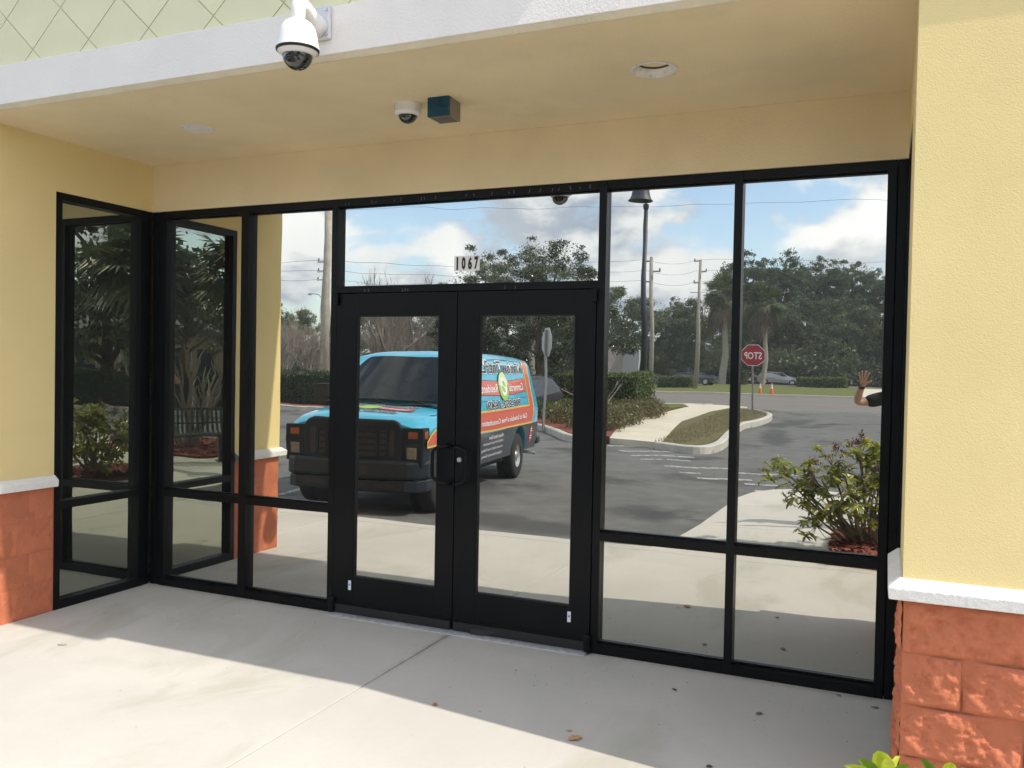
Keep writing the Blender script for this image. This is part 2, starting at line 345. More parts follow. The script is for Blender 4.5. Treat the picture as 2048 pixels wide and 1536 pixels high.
# flush edge strip along the lot, then the wider apron that runs back past the bed
slab([(-7.4, -2.90-g), (2.592-g, -2.90-g), (2.592-g, -3.10), (-7.4, -3.10)])
slab([(2.592+g, -2.90-g), (4.62, -2.90-g), (4.62, -4.55+g), (3.24, -4.55+g), (3.17, -3.75), (3.05, -3.10), (2.592+g, -3.10)])
slab([(3.24, -4.55-g), (5.6-g, -4.55-g), (5.6-g, -6.05+g), (3.27, -6.05+g)])
slab([(3.27, -6.05-g), (5.6-g, -6.05-g), (5.6-g, -8.1), (4.0, -8.05), (3.62, -7.75), (3.40, -7.2), (3.27, -6.6)])
slab([(5.6+g, -2.9-g), (8.6, -2.9-g), (8.6, -6.4), (5.6+g, -6.4)])
slab([(8.6+g, -2.9-g), (11.6, -2.9-g), (11.6, -9), (8.6+g, -9)])
bed2 = MB().prism([(5.6+g, -6.42), (8.6-g, -6.42), (8.6-g, -8.9), (6.2, -8.9), (5.62, -8.2)], -.16, .03).build('mulch_bed', m_mulch); tag(bed2, kind='structure')
tag(MB().box(4.62, 5.6, -4.55, -2.9, -.16, -.02).build('bed_soil', m_dirt), kind='structure')
slab([(4.62, -2.90-g), (5.6-g, -2.90-g), (5.6-g, -3.07), (4.62, -3.07)])
# raised mulch bed beside the pillar, and the one under the bush
def lumpy(x0, x1, y0, y1, z, amp, nx, ny, name, mat):
    X, Y = np.meshgrid(np.linspace(x0, x1, nx), np.linspace(y0, y1, ny))
    e = np.minimum(np.minimum(X-x0, x1-X), np.minimum(Y-y0, y1-Y)); e = np.clip(e/.12, 0, 1)
    Z = z*e + amp*e*np.random.rand(*X.shape)
    V = np.stack([X, Y, Z], -1).reshape(-1, 3); idx = np.arange(nx*ny).reshape(ny, nx)
    F = np.stack([idx[:-1, :-1], idx[:-1, 1:], idx[1:, 1:], idx[1:, :-1]], -1).reshape(-1, 4)
    return np_mesh(name, V, F, mat)
tag(lumpy(4.63, 5.62, -4.55, -3.07, .05, .05, 60, 80, 'mulch_bed', m_mulch), kind='structure')
def chips(n, x0, x1, y0, y1, z0, z1, name='mulch_chips', mat=None, size=.03):
    c = np.stack([np.random.uniform(x0, x1, n), np.random.uniform(y0, y1, n), np.random.uniform(z0, z1, n)], -1)
    a = np.random.uniform(0, 6.28, n); t = np.random.uniform(-.5, .5, n); Ls = np.random.uniform(.5, 1.6, n)*size; w = Ls*.28
    d = np.stack([np.cos(a)*np.cos(t), np.sin(a)*np.cos(t), np.sin(t)], -1); s = np.stack([-np.sin(a), np.cos(a), np.random.uniform(-.6, .6, n)], -1)
    V = np.stack([c-d*Ls[:,None]-s*w[:,None], c+d*Ls[:,None]-s*w[:,None], c+d*Ls[:,None]+s*w[:,None], c-d*Ls[:,None]+s*w[:,None]], 1).reshape(-1, 3)
    return np_mesh(name, V, np.arange(n*4).reshape(n, 4), mat or m_chip)
tag(chips(7000, 4.65, 5.6, -4.53, -3.09, .07, .12), kind='stuff')
tag(chips(2500, 5.65, 8.55, -8.8, -6.45, .03, .06), kind='stuff')

# islands beyond the drive
def isle(name, poly, mat, z=0): return tag(MB().prism(poly, -.2, z).build(name, mat), kind='structure')
isle('island_path', [(-1.02, -15.0), (.35, -14.55), (-.1, -17.5), (-.75, -22), (-1.05, -28), (-1.0, -32.2), (-.6, -34.6), (-3.4, -34.6), (-2.6, -32), (-2.5, -27), (-2.35, -22), (-1.75, -18)], m_con2, .0)
m_grass2 = M('grass_worn', (.15, .135, .07), .95, var=.3, vs=6, bump=.03, bs=60, spec=.15, dirt=((.21, .165, .10), 1.8, .52), detail=9)
isle('island_grass', [(.36, -14.5), (1.22, -14.2), (1.36, -15.2), (1.12, -18.4), (.84, -22.4), (1.03, -24), (1.10, -26.5), (.85, -29.4), (.1, -31.7), (-.98, -32.1), (-1.04, -28), (-.74, -22), (-.09, -17.5)], m_grass2, .012)
isle('planting_bed', [(-1.06, -15.1), (-2.0, -15.2), (-3.0, -16.8), (-4.2, -18.5), (-6.5, -20.6), (-10, -21.4), (-18, -21.2), (-30, -21), (-45, -21), (-45, -25.5), (-4.2, -25.8), (-3.2, -29.5), (-2.55, -28), (-2.36, -22), (-1.76, -18)], m_mulch, .03)
isle('left_lawn', [(-45, -25.55), (-4.25, -25.85), (-3.25, -29.6), (-2.62, -32), (-3.45, -34.6), (-45, -34.6)], m_grass, .01)
def kerb(pts, w=.16, h=0.03, name='kerb'):
    L0 = []; R0 = []
    P = [Vector((x, y)) for x, y in pts]
    for i, q in enumerate(P):
        d = (P[min(i+1, len(P)-1)]-P[max(i-1, 0)]).normalized(); n = Vector((-d.y, d.x))
        L0.append(q+n*w/2); R0.append(q-n*w/2)
    mb = MB()
    for i in range(len(P)-1):
        a, b, c, d = R0[i], R0[i+1], L0[i+1], L0[i]
        ch = .025
        mb.add([(a.x,a.y,-.2),(b.x,b.y,-.2),(c.x,c.y,-.2),(d.x,d.y,-.2),(a.x,a.y,h-ch),(b.x,b.y,h-ch),(c.x,c.y,h-ch),(d.x,d.y,h-ch)]+
               [tuple(Vector((p.x,p.y,h)).lerp(Vector((q.x,q.y,h)), .18)) for p, q in ((a,d),(b,c),(c,b),(d,a))],
               [(0,1,5,4),(3,7,6,2),(4,5,9,8),(7,11,10,6),(8,9,10,11)])
    return tag(mb.build(name, m_kerb), kind='structure')
def smooth2(pts, n=3):
    out = []
    for i in range(len(pts)-1):
        p0, p1, p2, p3 = [Vector(pts[max(0, min(len(pts)-1, j))]) for j in (i-1, i, i+1, i+2)]
        for k in range(n):
            t = k/n; out.append(tuple(.5*((2*p1)+(p2-p0)*t+(2*p0-5*p1+4*p2-p3)*t*t+(3*p1-p0-3*p2+p3)*t**3)))
    out.append(tuple(pts[-1])); return out
kerb(smooth2([(.30, -14.42), (.9, -14.1), (1.30, -14.05), (1.47, -14.6), (1.45, -16), (1.22, -18.4), (.93, -22.4), (1.12, -24), (1.2, -26.5), (.95, -29.4), (.2, -31.8), (-.6, -32.3)], 4), .2)
kerb(smooth2([(-1.15, -14.95), (-2.0, -15.05), (-3.0, -16.65), (-4.2, -18.35), (-6.5, -20.5), (-10, -21.3), (-18, -21.1), (-30, -20.9), (-45, -20.9)], 4), .18)
kerb([(-45, -34.7), (-3.5, -34.7), (-2.2, -34.9)], .3)
kerb([(11.5, -16.6), (40, -16.6)], .2); isle('far_bed', [(11.5, -16.7), (40, -16.7), (40, -34), (11.5, -34)], m_mulch, .02)
isle('cross_path', [(3.2, -57.8), (8.6, -57.8), (6.0, -88), (2.6, -88)], m_con2, -.012)

# worn paint on the asphalt
pm = empty('crosswalk_markings', (1, -11, -.15), kind='structure')
for (xa, ya, xb, yb, w) in [(-.93,-14.5,-.1,-14.95,.28),(-.33,-13.5,.85,-14.05,.22),(.15,-12.7,1.4,-13.2,.26),(.55,-12.0,.95,-12.15,.2),(1.05,-12.2,1.5,-12.4,.2),(1.3,-10.95,2.45,-11.4,.24),(1.75,-10.2,2.1,-10.3,.18),(2.2,-9.55,3.05,-9.8,.22),(3.3,-8.35,4.7,-8.85,.34),(3.0,-9.2,3.6,-9.4,.2),(2.6,-10.8,3.7,-11.2,.2)]:
    d = Vector((xb-xa, yb-ya)).normalized(); n = Vector((-d.y, d.x))*w/2
    MB().add([(xa-n.x,ya-n.y,-.144),(xb-n.x,yb-n.y,-.144),(xb+n.x,yb+n.y,-.144),(xa+n.x,ya+n.y,-.144)], [(0,1,2,3)]).build('paint_bar', m_line, pm)
def stripe(x0, y0, x1, y1, w, name='painted_line', z=-.144):
    d = Vector((x1-x0, y1-y0)).normalized(); n = Vector((-d.y, d.x))*w/2
    tag(MB().add([(x0-n.x,y0-n.y,z),(x1-n.x,y1-n.y,z),(x1+n.x,y1+n.y,z),(x0+n.x,y0+n.y,z)], [(0,1,2,3)]).build(name, m_line), kind='structure')
stripe(-2.35, -3.2, -3.2, -8.2, .11); stripe(-5.4, -3.2, -6.2, -8.2, .11)
stripe(-.3, -35.2, 12, -33.0, .2, z=-.140); stripe(-12, -45.5, 10, -43, .15, z=-.138)

# ------------------------------------------------------------------ the building
WX, ZT, ZS, YF = 5.15, 2.796, 3.14, -1.404        # alcove width, frame top, soffit, front plane
B = empty('shop_building', (2.58, 0, 0), 'yellow stucco shop front with black framed mirrored glass entrance alcove', 'building')
# body behind and front walls (upper parts are yellow stucco)
MB().box(-7, -.46, -.6, 9, 0, 5.4).box(WX+.46, 12, -.6, 9, 0, 5.4).box(-.46, WX+.46, .25, 9, 0, 5.4).build('rear_mass', m_yel, B)
MB().box(-7, 0, YF, -.822, .875, 3.17).build('wall', m_yel, B)
MB().box(WX, 12, YF, -.822, .915, 3.17).build('wall', m_yelr, B)
# stucco above the return windows and beside them
MB().box(-.45, 0, -.822, -.0, ZT+.002, 3.17).build('return_wall', m_yel, B)
MB().box(WX, WX+.45, -.822, 0, ZT+.002, 3.17).build('return_wall', m_yel, B)
# header over the frame
MB().box(0, WX, -.010, .25, ZT+.001, ZS+.03).build('header', m_sof, B)
MB().box(-7, 12, YF+.012, .25, ZS+.04, 3.9).build('upper_mass', m_sof, B)
# soffit sheet with one round opening
bm = bmesh.new()
hc = (4.008, -.760); hr = .098
outer = [bm.verts.new((x, y, ZS)) for x, y in [(0, YF-.0), (WX, YF-.0), (WX, -.012), (0, -.012)]]
inner = [bm.verts.new((hc[0]+hr*math.cos(t), hc[1]+hr*math.sin(t), ZS)) for t in [2*math.pi*k/32 for k in range(32)]]
ed = [bm.edges.new((outer[i], outer[(i+1)%4])) for i in range(4)]+[bm.edges.new((inner[i], inner[(i+1)%32])) for i in range(32)]
bmesh.ops.triangle_fill(bm, use_beauty=True, use_dissolve=False, edges=ed)
for f in bm.faces:
    if f.normal.z > 0: f.normal_flip()
me = D.meshes.new('soffit'); bm.to_mesh(me); bm.free(); link('soffit', me, m_sof, B)
# white band and its cream underside
MB().extr([(YF-.026, 3.165), (YF-.030, 3.39), (YF+.02, 3.392), (YF+.02, 3.165)], 0, -7, 12).build('fascia', m_white, B, bevel=.004)
MB().extr([(YF-.024, 3.1645), (YF+.02, 3.1645), (YF+.02, 3.141), (YF+.004, 3.141)], 0, -7, 12).build('drip_edge', m_cream, B)
# scored diamond panels above the band
MB().box(-7, 4.74, YF+.002, YF+.2, 3.38, 4.55).build('panel_backing', m_grout, B)
MB().box(4.74, 12, YF+.002, YF+.2, 3.38, 5.4).build('upper_wall', m_yel, B)
hx, hz, gp = .222, .2045, .0045
tile = MB().extr([(0, -hz+gp), (hx-gp, 0), (0, hz-gp), (-hx+gp, 0)], 1, -.0045, 0)
tme = D.meshes.new('diamond_panel'); tme.from_pydata(tile.v, [], tile.f); tme.materials.append(m_green)
tme2 = tme.copy(); tme.update()
for r in range(0, 6):
    zc = 3.461+hz*r
    for k in range(-12, 10):
        xc = .536+.444*k+(.222 if r % 2 == 0 else 0)
        if xc > 4.5 or xc < -4.8 or zc > 4.35: continue
        o = D.objects.new('diamond_panel', tme); COL.objects.link(o); o.parent = B
        o.location = (xc-B.location.x, YF+.001, zc); 
hm = MB().extr([(-.0775, 3.386), (.0775, 3.386), (0, 3.4565)], 1, -.0045, 0); hme = D.meshes.new('half_panel'); hme.from_pydata(hm.v, [], hm.f); hme.materials.append(m_green)
for k in range(-12, 10):
    xc = .536+.444*k
    if -4.8 < xc < 4.5:
        o = D.objects.new('half_panel', hme); COL.objects.link(o); o.parent = B; o.location = (xc-B.location.x, YF+.001, 0)
# cornice that throws the shade
MB().extr([(YF, 4.5), (-1.675, 4.5), (-1.68, 4.72), (-1.70, 4.78), (-1.70, 4.95), (YF, 4.95)], 0, -7, 4.74).build('unseen_cornice', m_white, B)
MB().extr([(YF, 4.5), (-1.675, 4.5), (-1.68, 4.72), (-1.70, 4.78), (-1.70, 4.95), (YF, 4.95)], 0, 8.2, 12).build('unseen_cornice', m_white, B)  # second cornice, unseen, added to step the floor shade outwards

# white ledges (chamfered top), wrapping on to the returns
def ledge(z, pts, lab):
    """pts: path along the wall face; profile grows outwards to the left of the path"""
    prof = [(0, z-.078), (.046, z-.074), (.050, z-.030), (.012, z), (0, z+.001)]
    mb = MB(); P = [Vector(p) for p in pts]; n = len(P); rings = []
    for i, q in enumerate(P):
        if i == 0: nn = (P[1]-P[0]).normalized(); off = Vector((nn.y, -nn.x)); sc = 1
        elif i == n-1: nn = (P[-1]-P[-2]).normalized(); off = Vector((nn.y, -nn.x)); sc = 1
        else:
            a = (P[i]-P[i-1]).normalized(); b = (P[i+1]-P[i]).normalized(); off = (Vector((a.y, -a.x))+Vector((b.y, -b.x))); off.normalize(); sc = 1/max(.5, off.dot(Vector((a.y, -a.x))))
        rings.append([(q.x+off.x*d*sc, q.y+off.y*d*sc, h) for d, h in prof])
    m_ = len(prof)
    vs_ = [v for r in rings for v in r]; fs = [tuple(range(m_)), tuple((n-1)*m_+k for k in range(m_))]
    for i in range(n-1):
        for k in range(m_): fs.append((i*m_+k, i*m_+(k+1)%m_, (i+1)*m_+(k+1)%m_, (i+1)*m_+k))
    mb.add(vs_, fs); return mb.build('ledge', m_ledge, B, bevel=.004)
ledge(.913, [(-7, YF), (0, YF), (0, -.822)], 'left')
ledge(.950, [(WX, -.822), (WX, YF), (12, YF)], 'right')

# split-faced orange blocks under the ledges
def block_mesh(w, h, dep, seed, amp=.021):
    rs = np.random.RandomState(seed); gs = .0062 if amp > .01 else .0125; nx, nz = max(6, int(w/gs)), max(6, int(h/gs))
    X, Z = np.meshgrid(np.linspace(0, w, nx), np.linspace(0, h, nz))
    def vn(sc):
        gx, gz = int(w/sc)+3, int(h/sc)+3; G = rs.rand(gz, gx); x, z = X/sc, Z/sc; i, j = z.astype(int), x.astype(int); a, b = z-i, x-j
        a, b = a*a*(3-2*a), b*b*(3-2*b)
        return (G[i,j]*(1-a)*(1-b)+G[i+1,j]*a*(1-b)+G[i,j+1]*(1-a)*b+G[i+1,j+1]*a*b)-.5
    H = vn(.16)*1.5+vn(.06)*.9+vn(.028)*.7+vn(.013)*.45+(rs.rand(*X.shape)-.5)*.16
    H = np.sign(H)*np.abs(H)**.85
    e = np.minimum(np.minimum(X, w-X), np.minimum(Z, h-Z)); e = np.clip(e/.016, 0, 1)
    Y = -dep*e**.5 - amp*H*(.35+.65*e)
    V = np.stack([X, Y, Z], -1).reshape(-1, 3); idx = np.arange(nx*nz).reshape(nz, nx)
    F = np.stack([idx[:-1,:-1], idx[:-1,1:], idx[1:,1:], idx[1:,:-1]], -1).reshape(-1, 4)
    me = D.meshes.new('block'); me.from_pydata(V.tolist(), [], F.tolist()); me.materials.append(m_org); me.polygons.foreach_set('use_smooth', [True]*len(me.polygons)); me.update(); return me
FULL = [block_mesh(.398, .18, .007, s) for s in range(5)]; HALF = [block_mesh(.198, .18, .007, 20+s) for s in range(4)]
SFULL = [block_mesh(.398, .18, .003, 60+s, .006) for s in range(3)]; SHALF = [block_mesh(.198, .18, .003, 70+s, .006) for s in range(2)]
def courses(zs, run, half0, rotz, org, FULL=FULL, HALF=HALF):
    """run: length along the wall; org: start corner of the face; rotz turns +x along the wall"""
    c, s = math.cos(rotz), math.sin(rotz); cnt = 0
    for i, (za, zb) in enumerate(zip(zs[:-1], zs[1:])):
        x = 0.0; first = half0 if i % 2 == 0 else not half0
        while x < run-.02:
            w = .2 if (first and x == 0) or run-x < .3 else .4
            pool = HALF if w == .2 else FULL
            me = pool[(i*3+int(x*10)) % len(pool)]
            o = D.objects.new('block', me); COL.objects.link(o); o.parent = B
            ln = min(w, run-x)
            o.scale = (ln/w*(w-.008)/(w-.002), 1, (zb-za-.008)/.18)
            o.location = (org[0]+(x+.004)*c-B.location.x, org[1]+(x+.004)*s-B.location.y, za+.004); o.rotation_euler = (0, 0, rotz)
            x += w
MB().box(-7, -.0015, YF+.004, -.822, -.1, .874).build('mortar_core', m_mort, B)
MB().box(WX+.004, 12, YF+.004, -.822, -.3, .914).build('mortar_core', m_mort, B)
zl = [-.19, 0.0, .21, .42, .63, .838]; zr = [-.27, -.08, .108, .298, .487, .676, .874]
courses(zl[1:], .582, True, R(90), (-.002, YF, 0), SFULL, SHALF)               # left return, faces +x
courses(zl[1:], 3.2, False, 0, (-3.2, YF+.002, 0))
courses(zr, 4.4, True, 0, (WX+.002, YF+.002, 0))                 # right pillar front
courses(zr[1:], .582, False, R(-90), (WX+.002, -.822, 0))        # right return, faces -x

# ------------------------------------------------------------------ storefront frame, panes, doors
FD = .115                       # frame depth
GY = .047                       # glass plane behind the frame face
def bar(mb, x0, x1, z0, z1, y0=0.0, y1=FD): mb.box(x0, x1, y0, y1, z0, z1)
V = [(.0, .045), (.089, .135), (.839, .905), (1.613, 1.660), (3.500, 3.546), (4.280, 4.325), (5.055, 5.100), (5.106, WX)]
def win(name, x0, x1, z0, z1, rails=(), label=None, wdt=(0, 0), axis='x', flip=1, org=0, mat=None):
    """one framed light: mullion pieces are parts of their own"""
def member(name, x0, x1, z0, z1, y0=0.0, y1=FD, parent=B, bev=.0015):
    return MB().box(x0, x1, y0, y1, z0, z1).build(name, m_frame, parent, bevel=bev)
SF = MB().box(0, .0001, 0, .0001, 0, .0001)
sf = D.objects.new('storefront', None); COL.objects.link(sf); sf.parent = B
for i, (a, b) in enumerate(V):
    z0 = .0; z1 = ZT
    member('mullion', a, b, z0, z1, y0=(.004 if i in (0, 7) else 0), parent=sf)
member('mullion', .046, .088, 0, ZT, y0=.010, parent=sf)
# heads, sills, rails between the mullions (set 1 mm back)
spans = [(.135, .839), (.905, 1.613), (3.546, 4.280), (4.325, 5.055)]
for a, b in spans:
    member('head', a, b, ZT-.050, ZT, .001, parent=sf)
    MB().extr([(.001, .0), (.001, .052), (.012, .060), (FD, .066), (FD, 0)], 0, a, b).build('sill', m_frame, sf)
    MB().extr([(.001, .676), (.001, .722), (.012, .728), (FD, .730), (FD, .676)], 0, a, b).build('rail', m_frame, sf)
    # glazing stops, a little step in front of the glass
    for z0, z1 in ((.730, .737), (ZT-.060, ZT-.050), (.668, .676), (.066, .074)):
        member('glazing_stop', a, b, z0, z1, GY-.016, GY-.002, sf, 0)
member('head', 1.660, 3.500, ZT-.050, ZT, .001, parent=sf)
member('glazing_stop', 1.660, 3.5, ZT-.058, ZT-.05, GY-.016, GY-.002, sf, 0)
member('transom_bar', 1.660, 3.500, 2.166, 2.212, .001, parent=sf)
def pane(x0, x1, z0, z1, y=GY, parent=sf, mat=None, name='glass_pane'):
    return MB().box(x0-.004, x1+.004, y, y+.006, z0-.004, z1+.004).build(name, mat or m_glass, parent)
for a, b in spans:
    pane(a, b, .055, .680); pane(a, b, .722, ZT-.045)
pane(1.660, 3.500, 2.205, ZT-.045)
# hinge and screw scratches along the head and transom
sc = MB()
rs = random.Random(3)
for x in [1.72, 1.745, 1.93, 1.955, 2.10, 2.15, 2.30, 2.325, 2.40, 2.62, 2.68, 2.80, 2.92, 2.95, 3.05, 3.12, 3.2, 3.24, 3.32, 3.38, 3.44]:
    h = rs.uniform(.012, .024); z = ZT-.042; t = rs.uniform(-.008, .008)
    sc.add([(x, -.0008, z), (x+.0022, -.0008, z), (x+.0022+t, -.0008, z+h), (x+t, -.0008, z+h)], [(0,1,2,3)])
for x, z in [(2.17, 2.168), (2.19, 2.17), (2.21, 2.167), (1.88, 2.17), (1.91, 2.17), (2.90, 2.172), (2.97, 2.17)]:
    sc.add([(x, -.0008, z), (x+.002, -.0008, z), (x+.004, -.0008, z+.02), (x+.002, -.0008, z+.02)], [(0,1,2,3)])
sc.build('scratches', m_scr, sf)

# return windows (planes x=0 and x=WX), y from -.82 to 0
def return_window(x, s):
    """s=-1: glass lies on the -x side (left return), s=+1 right return"""
    r = D.objects.new('return_window', None); COL.objects.link(r); r.parent = B
    def mb(y0, y1, z0, z1, d0, d1, name, mat=m_frame, bev=.0015):
        xa, xb = sorted((x+s*d0, x+s*d1)); return MB().box(xa, xb, y0, y1, z0, z1).build(name, mat, r, bevel=bev)
    mb(-.820, -.772, 0, ZT, 0, FD, 'mullion'); mb(-.112, -.060, 0, ZT, 0, FD, 'mullion'); mb(-.058, -.006, 0, ZT, .006, FD, 'mullion')
    mb(-.772, -.112, ZT-.05, ZT, .001, FD, 'head'); mb(-.772, -.112, 0, .060, .001, FD, 'sill'); mb(-.772, -.112, .676, .728, .001, FD, 'rail')
    for z0, z1 in ((.055, .680), (.722, ZT-.045)):
        mb(-.776, -.108, z0, z1, GY, GY+.006, 'glass_pane', m_glass2, 0)
return_window(0, -1); return_window(WX, 1)
MB().box(-.45, -.16, -.82, 0, 0, ZT).box(WX+.16, WX+.45, -.82, 0, 0, ZT).box(.0, WX, .2, .24, 0, ZT).build('dark_interior', m_blk, B)

# doors
def door(x0, x1, gx0, gx1, side):
    d = D.objects.new('door', None); COL.objects.link(d); d.parent = B
    z0, z1, ga, gb = .014, 2.160, .262, 2.012
    y0, y1 = -.004, .041
    MB().box(x0, gx0, y0, y1, z0, z1).build('stile', m_frame, d, bevel=.002)
    MB().box(gx1, x1, y0, y1, z0, z1).build('stile', m_frame, d, bevel=.002)
    MB().box(gx0, gx1, y0+.0006, y1, gb, z1).build('top_rail', m_frame, d)
    MB().box(gx0, gx1, y0+.0006, y1, z0, ga).build('bottom_rail', m_frame, d)
    st = MB()
    for a, b, c_, e in ((gx0, gx0+.006, ga, gb), (gx1-.006, gx1, ga, gb), (gx0+.006, gx1-.006, ga, ga+.006), (gx0+.006, gx1-.006, gb-.006, gb)):
        st.box(a, b, .003, .016, c_, e)
    st.build('glazing_stop', m_rub, d)
    MB().box(gx0+.003, gx1-.003, .017, .023, ga+.003, gb-.003).build('glass_pane', m_glass, d)
    # sweep with its screws
    MB().box(x0+.012, x1-.008, -.016, y0-.0005, .012, .066).build('door_sweep', m_blk, d, bevel=.002)
    s_ = MB()
    for k in range(8):
        xx = x0+.07+k*(x1-x0-.14)/7; s_.lathe([(0, .018), (.005, .018), (.005, .0)], (xx, -.004, .075), 8, 'y')
    MB().box(x0+.02, x1-.02, -.010, y0-.0005, .068, .084).build('sweep_retainer', m_frame, d)
    s_.build('sweep_screws', m_frame, d)
    px = x0+.006 if side < 0 else x1-.006
    MB().lathe([(0, .0), (.022, .0), (.022, .10), (.017, .108), (0, .108)], (px, -.020, .006), 14).build('pivot', m_frame, d, smooth=False)
    MB().box(px-.018, px+.018, -.030, y0, 2.085, 2.165).build('pivot', m_frame, d, bevel=.005)
    return d
dl = door(1.6635, 2.5745, 1.826, 2.447, -1); dr = door(2.5805, 3.4945, 2.735, 3.366, 1)
MB().box(2.5745, 2.5805, .018, .030, .014, 2.16).build('astragal', m_rub, dl)
def pull(xa, xb, z0, z1, d):
    """butterfly pull: leaves the stile at xa, bows out to xb"""
    zc = (z0+z1)/2; y = -.062; s = 1 if xb > xa else -1; c_ = .03
    P = [(xa, -.004, z1), (xa, -.035, z1), (xa+s*.012, y, z1-.002), (xb-s*c_*1.3, y, z1-.010), (xb-s*.006, y, z1-.032), (xb, y, z1-.055), (xb, y, z0+.055), (xb-s*.006, y, z0+.032), (xb-s*c_*1.3, y, z0+.010), (xa+s*.012, y, z0+.002), (xa, -.035, z0), (xa, -.004, z0)]
    MB().tube(P, .0115, 12).build('handle', m_frame, d, smooth=True)
pull(2.552, 2.447, .948, 1.186, dl); pull(2.602, 2.690, .946, 1.186, dr)
MB().lathe([(0, .010), (.0135, .010), (.0165, .006), (.0165, 0)], (2.612, -.004, 1.098), 24, 'y').build('lock_cylinder', m_alu, dr)
MB().box(2.6105, 2.6135, -.0150, -.0135, 1.090, 1.100).build('keyhole', m_blk, dr)
MB().add([(2.70, -.018, .020), (2.74, -.045, .004), (2.80, -.040, .010), (2.92, -.018, .045), (2.80, -.018, .052), (2.72, -.020, .045)], [(0,1,2,3,4,5)]).build('torn_sweep', m_rub, dr)
th = MB().extr([(-.075, .0), (-.070, .006), (-.050, .011), (.10, .012), (.10, 0)], 0, 1.668, 3.492)
for yy in (-.060, -.048, -.036): th.box(1.668, 3.492, yy, yy+.004, .008, .0145)
th.build('threshold', M('threshold_metal', (.42, .42, .43), .5, metal=.5, var=.2, vs=25), B)

# small labels near the foot of each door leaf
m_sticker = M('label_white', (.78, .78, .80), .5, var=.03); m_blue = M('label_blue', (.16, .30, .62), .5)
for x, z, lab in ((1.801, .203, 'small white label with blue mark low on the left door leaf'), (3.366, .200, 'small white label with blue mark low on the right door leaf')):
    e_ = empty('door_label', (x, -.005, z), lab, 'label', 'white labels on the doors')
    MB().box(x-.011, x+.011, -.0056, -.0046, z-.032, z+.032).build('label_card', m_sticker, e_)
    MB().box(x-.006, x+.006, -.0062, -.0058, z-.003, z+.010).build('label_mark', m_blue, e_)

# house number on the transom: four cards
hn = empty('house_number', (2.614, GY, 2.344), 'white house number cards reading 1067 on the glass above the doors', 'sign')
m_card = M('card_white', (.93, .91, .88), .5, var=.02); m_ink = M('ink_black', (.012, .012, .012), .5)
for k, ch in enumerate('1067'):
    a = 2.524+k*.0452
    c_ = MB().box(a, a+.0440, GY-.0022, GY-.0006, 2.297, 2.391).build('number_card', m_card, hn)
    wd = (.0115, .0345) if ch != '1' else (.0205, .0265)
    v2, f2 = text_mesh(ch, a+wd[0]-.004, a+wd[1]+.002, 2.303, 2.386, bold=.055)
    MB().add([(x, GY-.0030, z) for x, z in v2], f2).build('digit', m_ink, c_, recalc=False)

# ------------------------------------------------------------------ soffit fittings
# white pan-tilt camera on the band
pc = empty('security_camera', (2.585, -1.43, 3.30), 'large white dome camera on wall arm fixed to the white band', 'security camera')
MB().box(2.505, 2.618, YF-.052, YF-.031, 3.232, 3.388).build('mounting_plate', M('plate_grey', (.66, .66, .68), .45, var=.03), pc, bevel=.006)
sb = MB()
for x in (2.517, 2.604):
    for z in (3.250, 3.366): sb.lathe([(0, .010), (.0055, .010), (.0075, .004), (.0075, 0)], (x, YF-.052, z), 8, 'y')
sb.build('bolts', m_alu, pc)
hx_, hy_ = 2.592, -1.655
head = lambda pr: [(a*.87, 3.10-3.0+(b-.10)*.94) for a, b in pr]
MB().tube([(2.562, YF-.05, 3.290), (2.562, YF-.09, 3.298), (2.568, -1.54, 3.318), (2.578, -1.60, 3.330), (2.586, hy_+.012, 3.318)], [.052, .043, .034, .034, .036], 18).build('arm', m_pl, pc, smooth=True)
MB().lathe(head([(0, .352), (.018, .350), (.032, .338), (.037, .318), (.037, .270), (.034, .262), (.034, .245)]), (hx_, hy_, 3.0), 24).build('collar', m_pl, pc, smooth=True)
MB().lathe(head([(.034, .254), (.050, .250), (.072, .236), (.090, .212), (.100, .180), (.106, .145), (.1115, .118), (.1125, .112)]), (hx_, hy_, 3.0), 40).build('housing', m_pl, pc, smooth=True)
MB().lathe(head([(.1125, .1125), (.1110, .104), (.104, .100)]), (hx_, hy_, 3.0), 40).build('gasket', m_blk, pc, smooth=True)
MB().lathe(head([(.107, .1035), (.088, .088), (.082, .080), (.074, .084)]), (hx_, hy_, 3.0), 40).build('rim', m_pl, pc, smooth=True)
MB().lathe(head([(.078, .090)]+[(.078*math.cos(t), .086-.072*math.sin(t)) for t in [k*math.pi/2/10 for k in range(10)]]+[(.0005, .0139)]), (hx_, hy_, 3.0), 32).build('dome', m_dome, pc, smooth=True)
# soffit dome camera
dc = empty('dome_camera', (2.600, -.690, ZS), 'small white dome camera on the ceiling left of the blue box', 'security camera')
MB().lathe([(0, 0), (.072, 0), (.074, -.050), (.066, -.062), (.055, -.066), (.052, -.06)], (2.600, -.690, ZS-.0005), 36).build('housing', m_pl, dc, smooth=False)
MB().lathe([(.053, -.058)]+[(.053*math.cos(t), -.060-.048*math.sin(t)) for t in [k*math.pi/2/8 for k in range(8)]]+[(.0005, -.108)], (2.600, -.690, ZS), 28).build('dome', m_dome, dc, smooth=True)
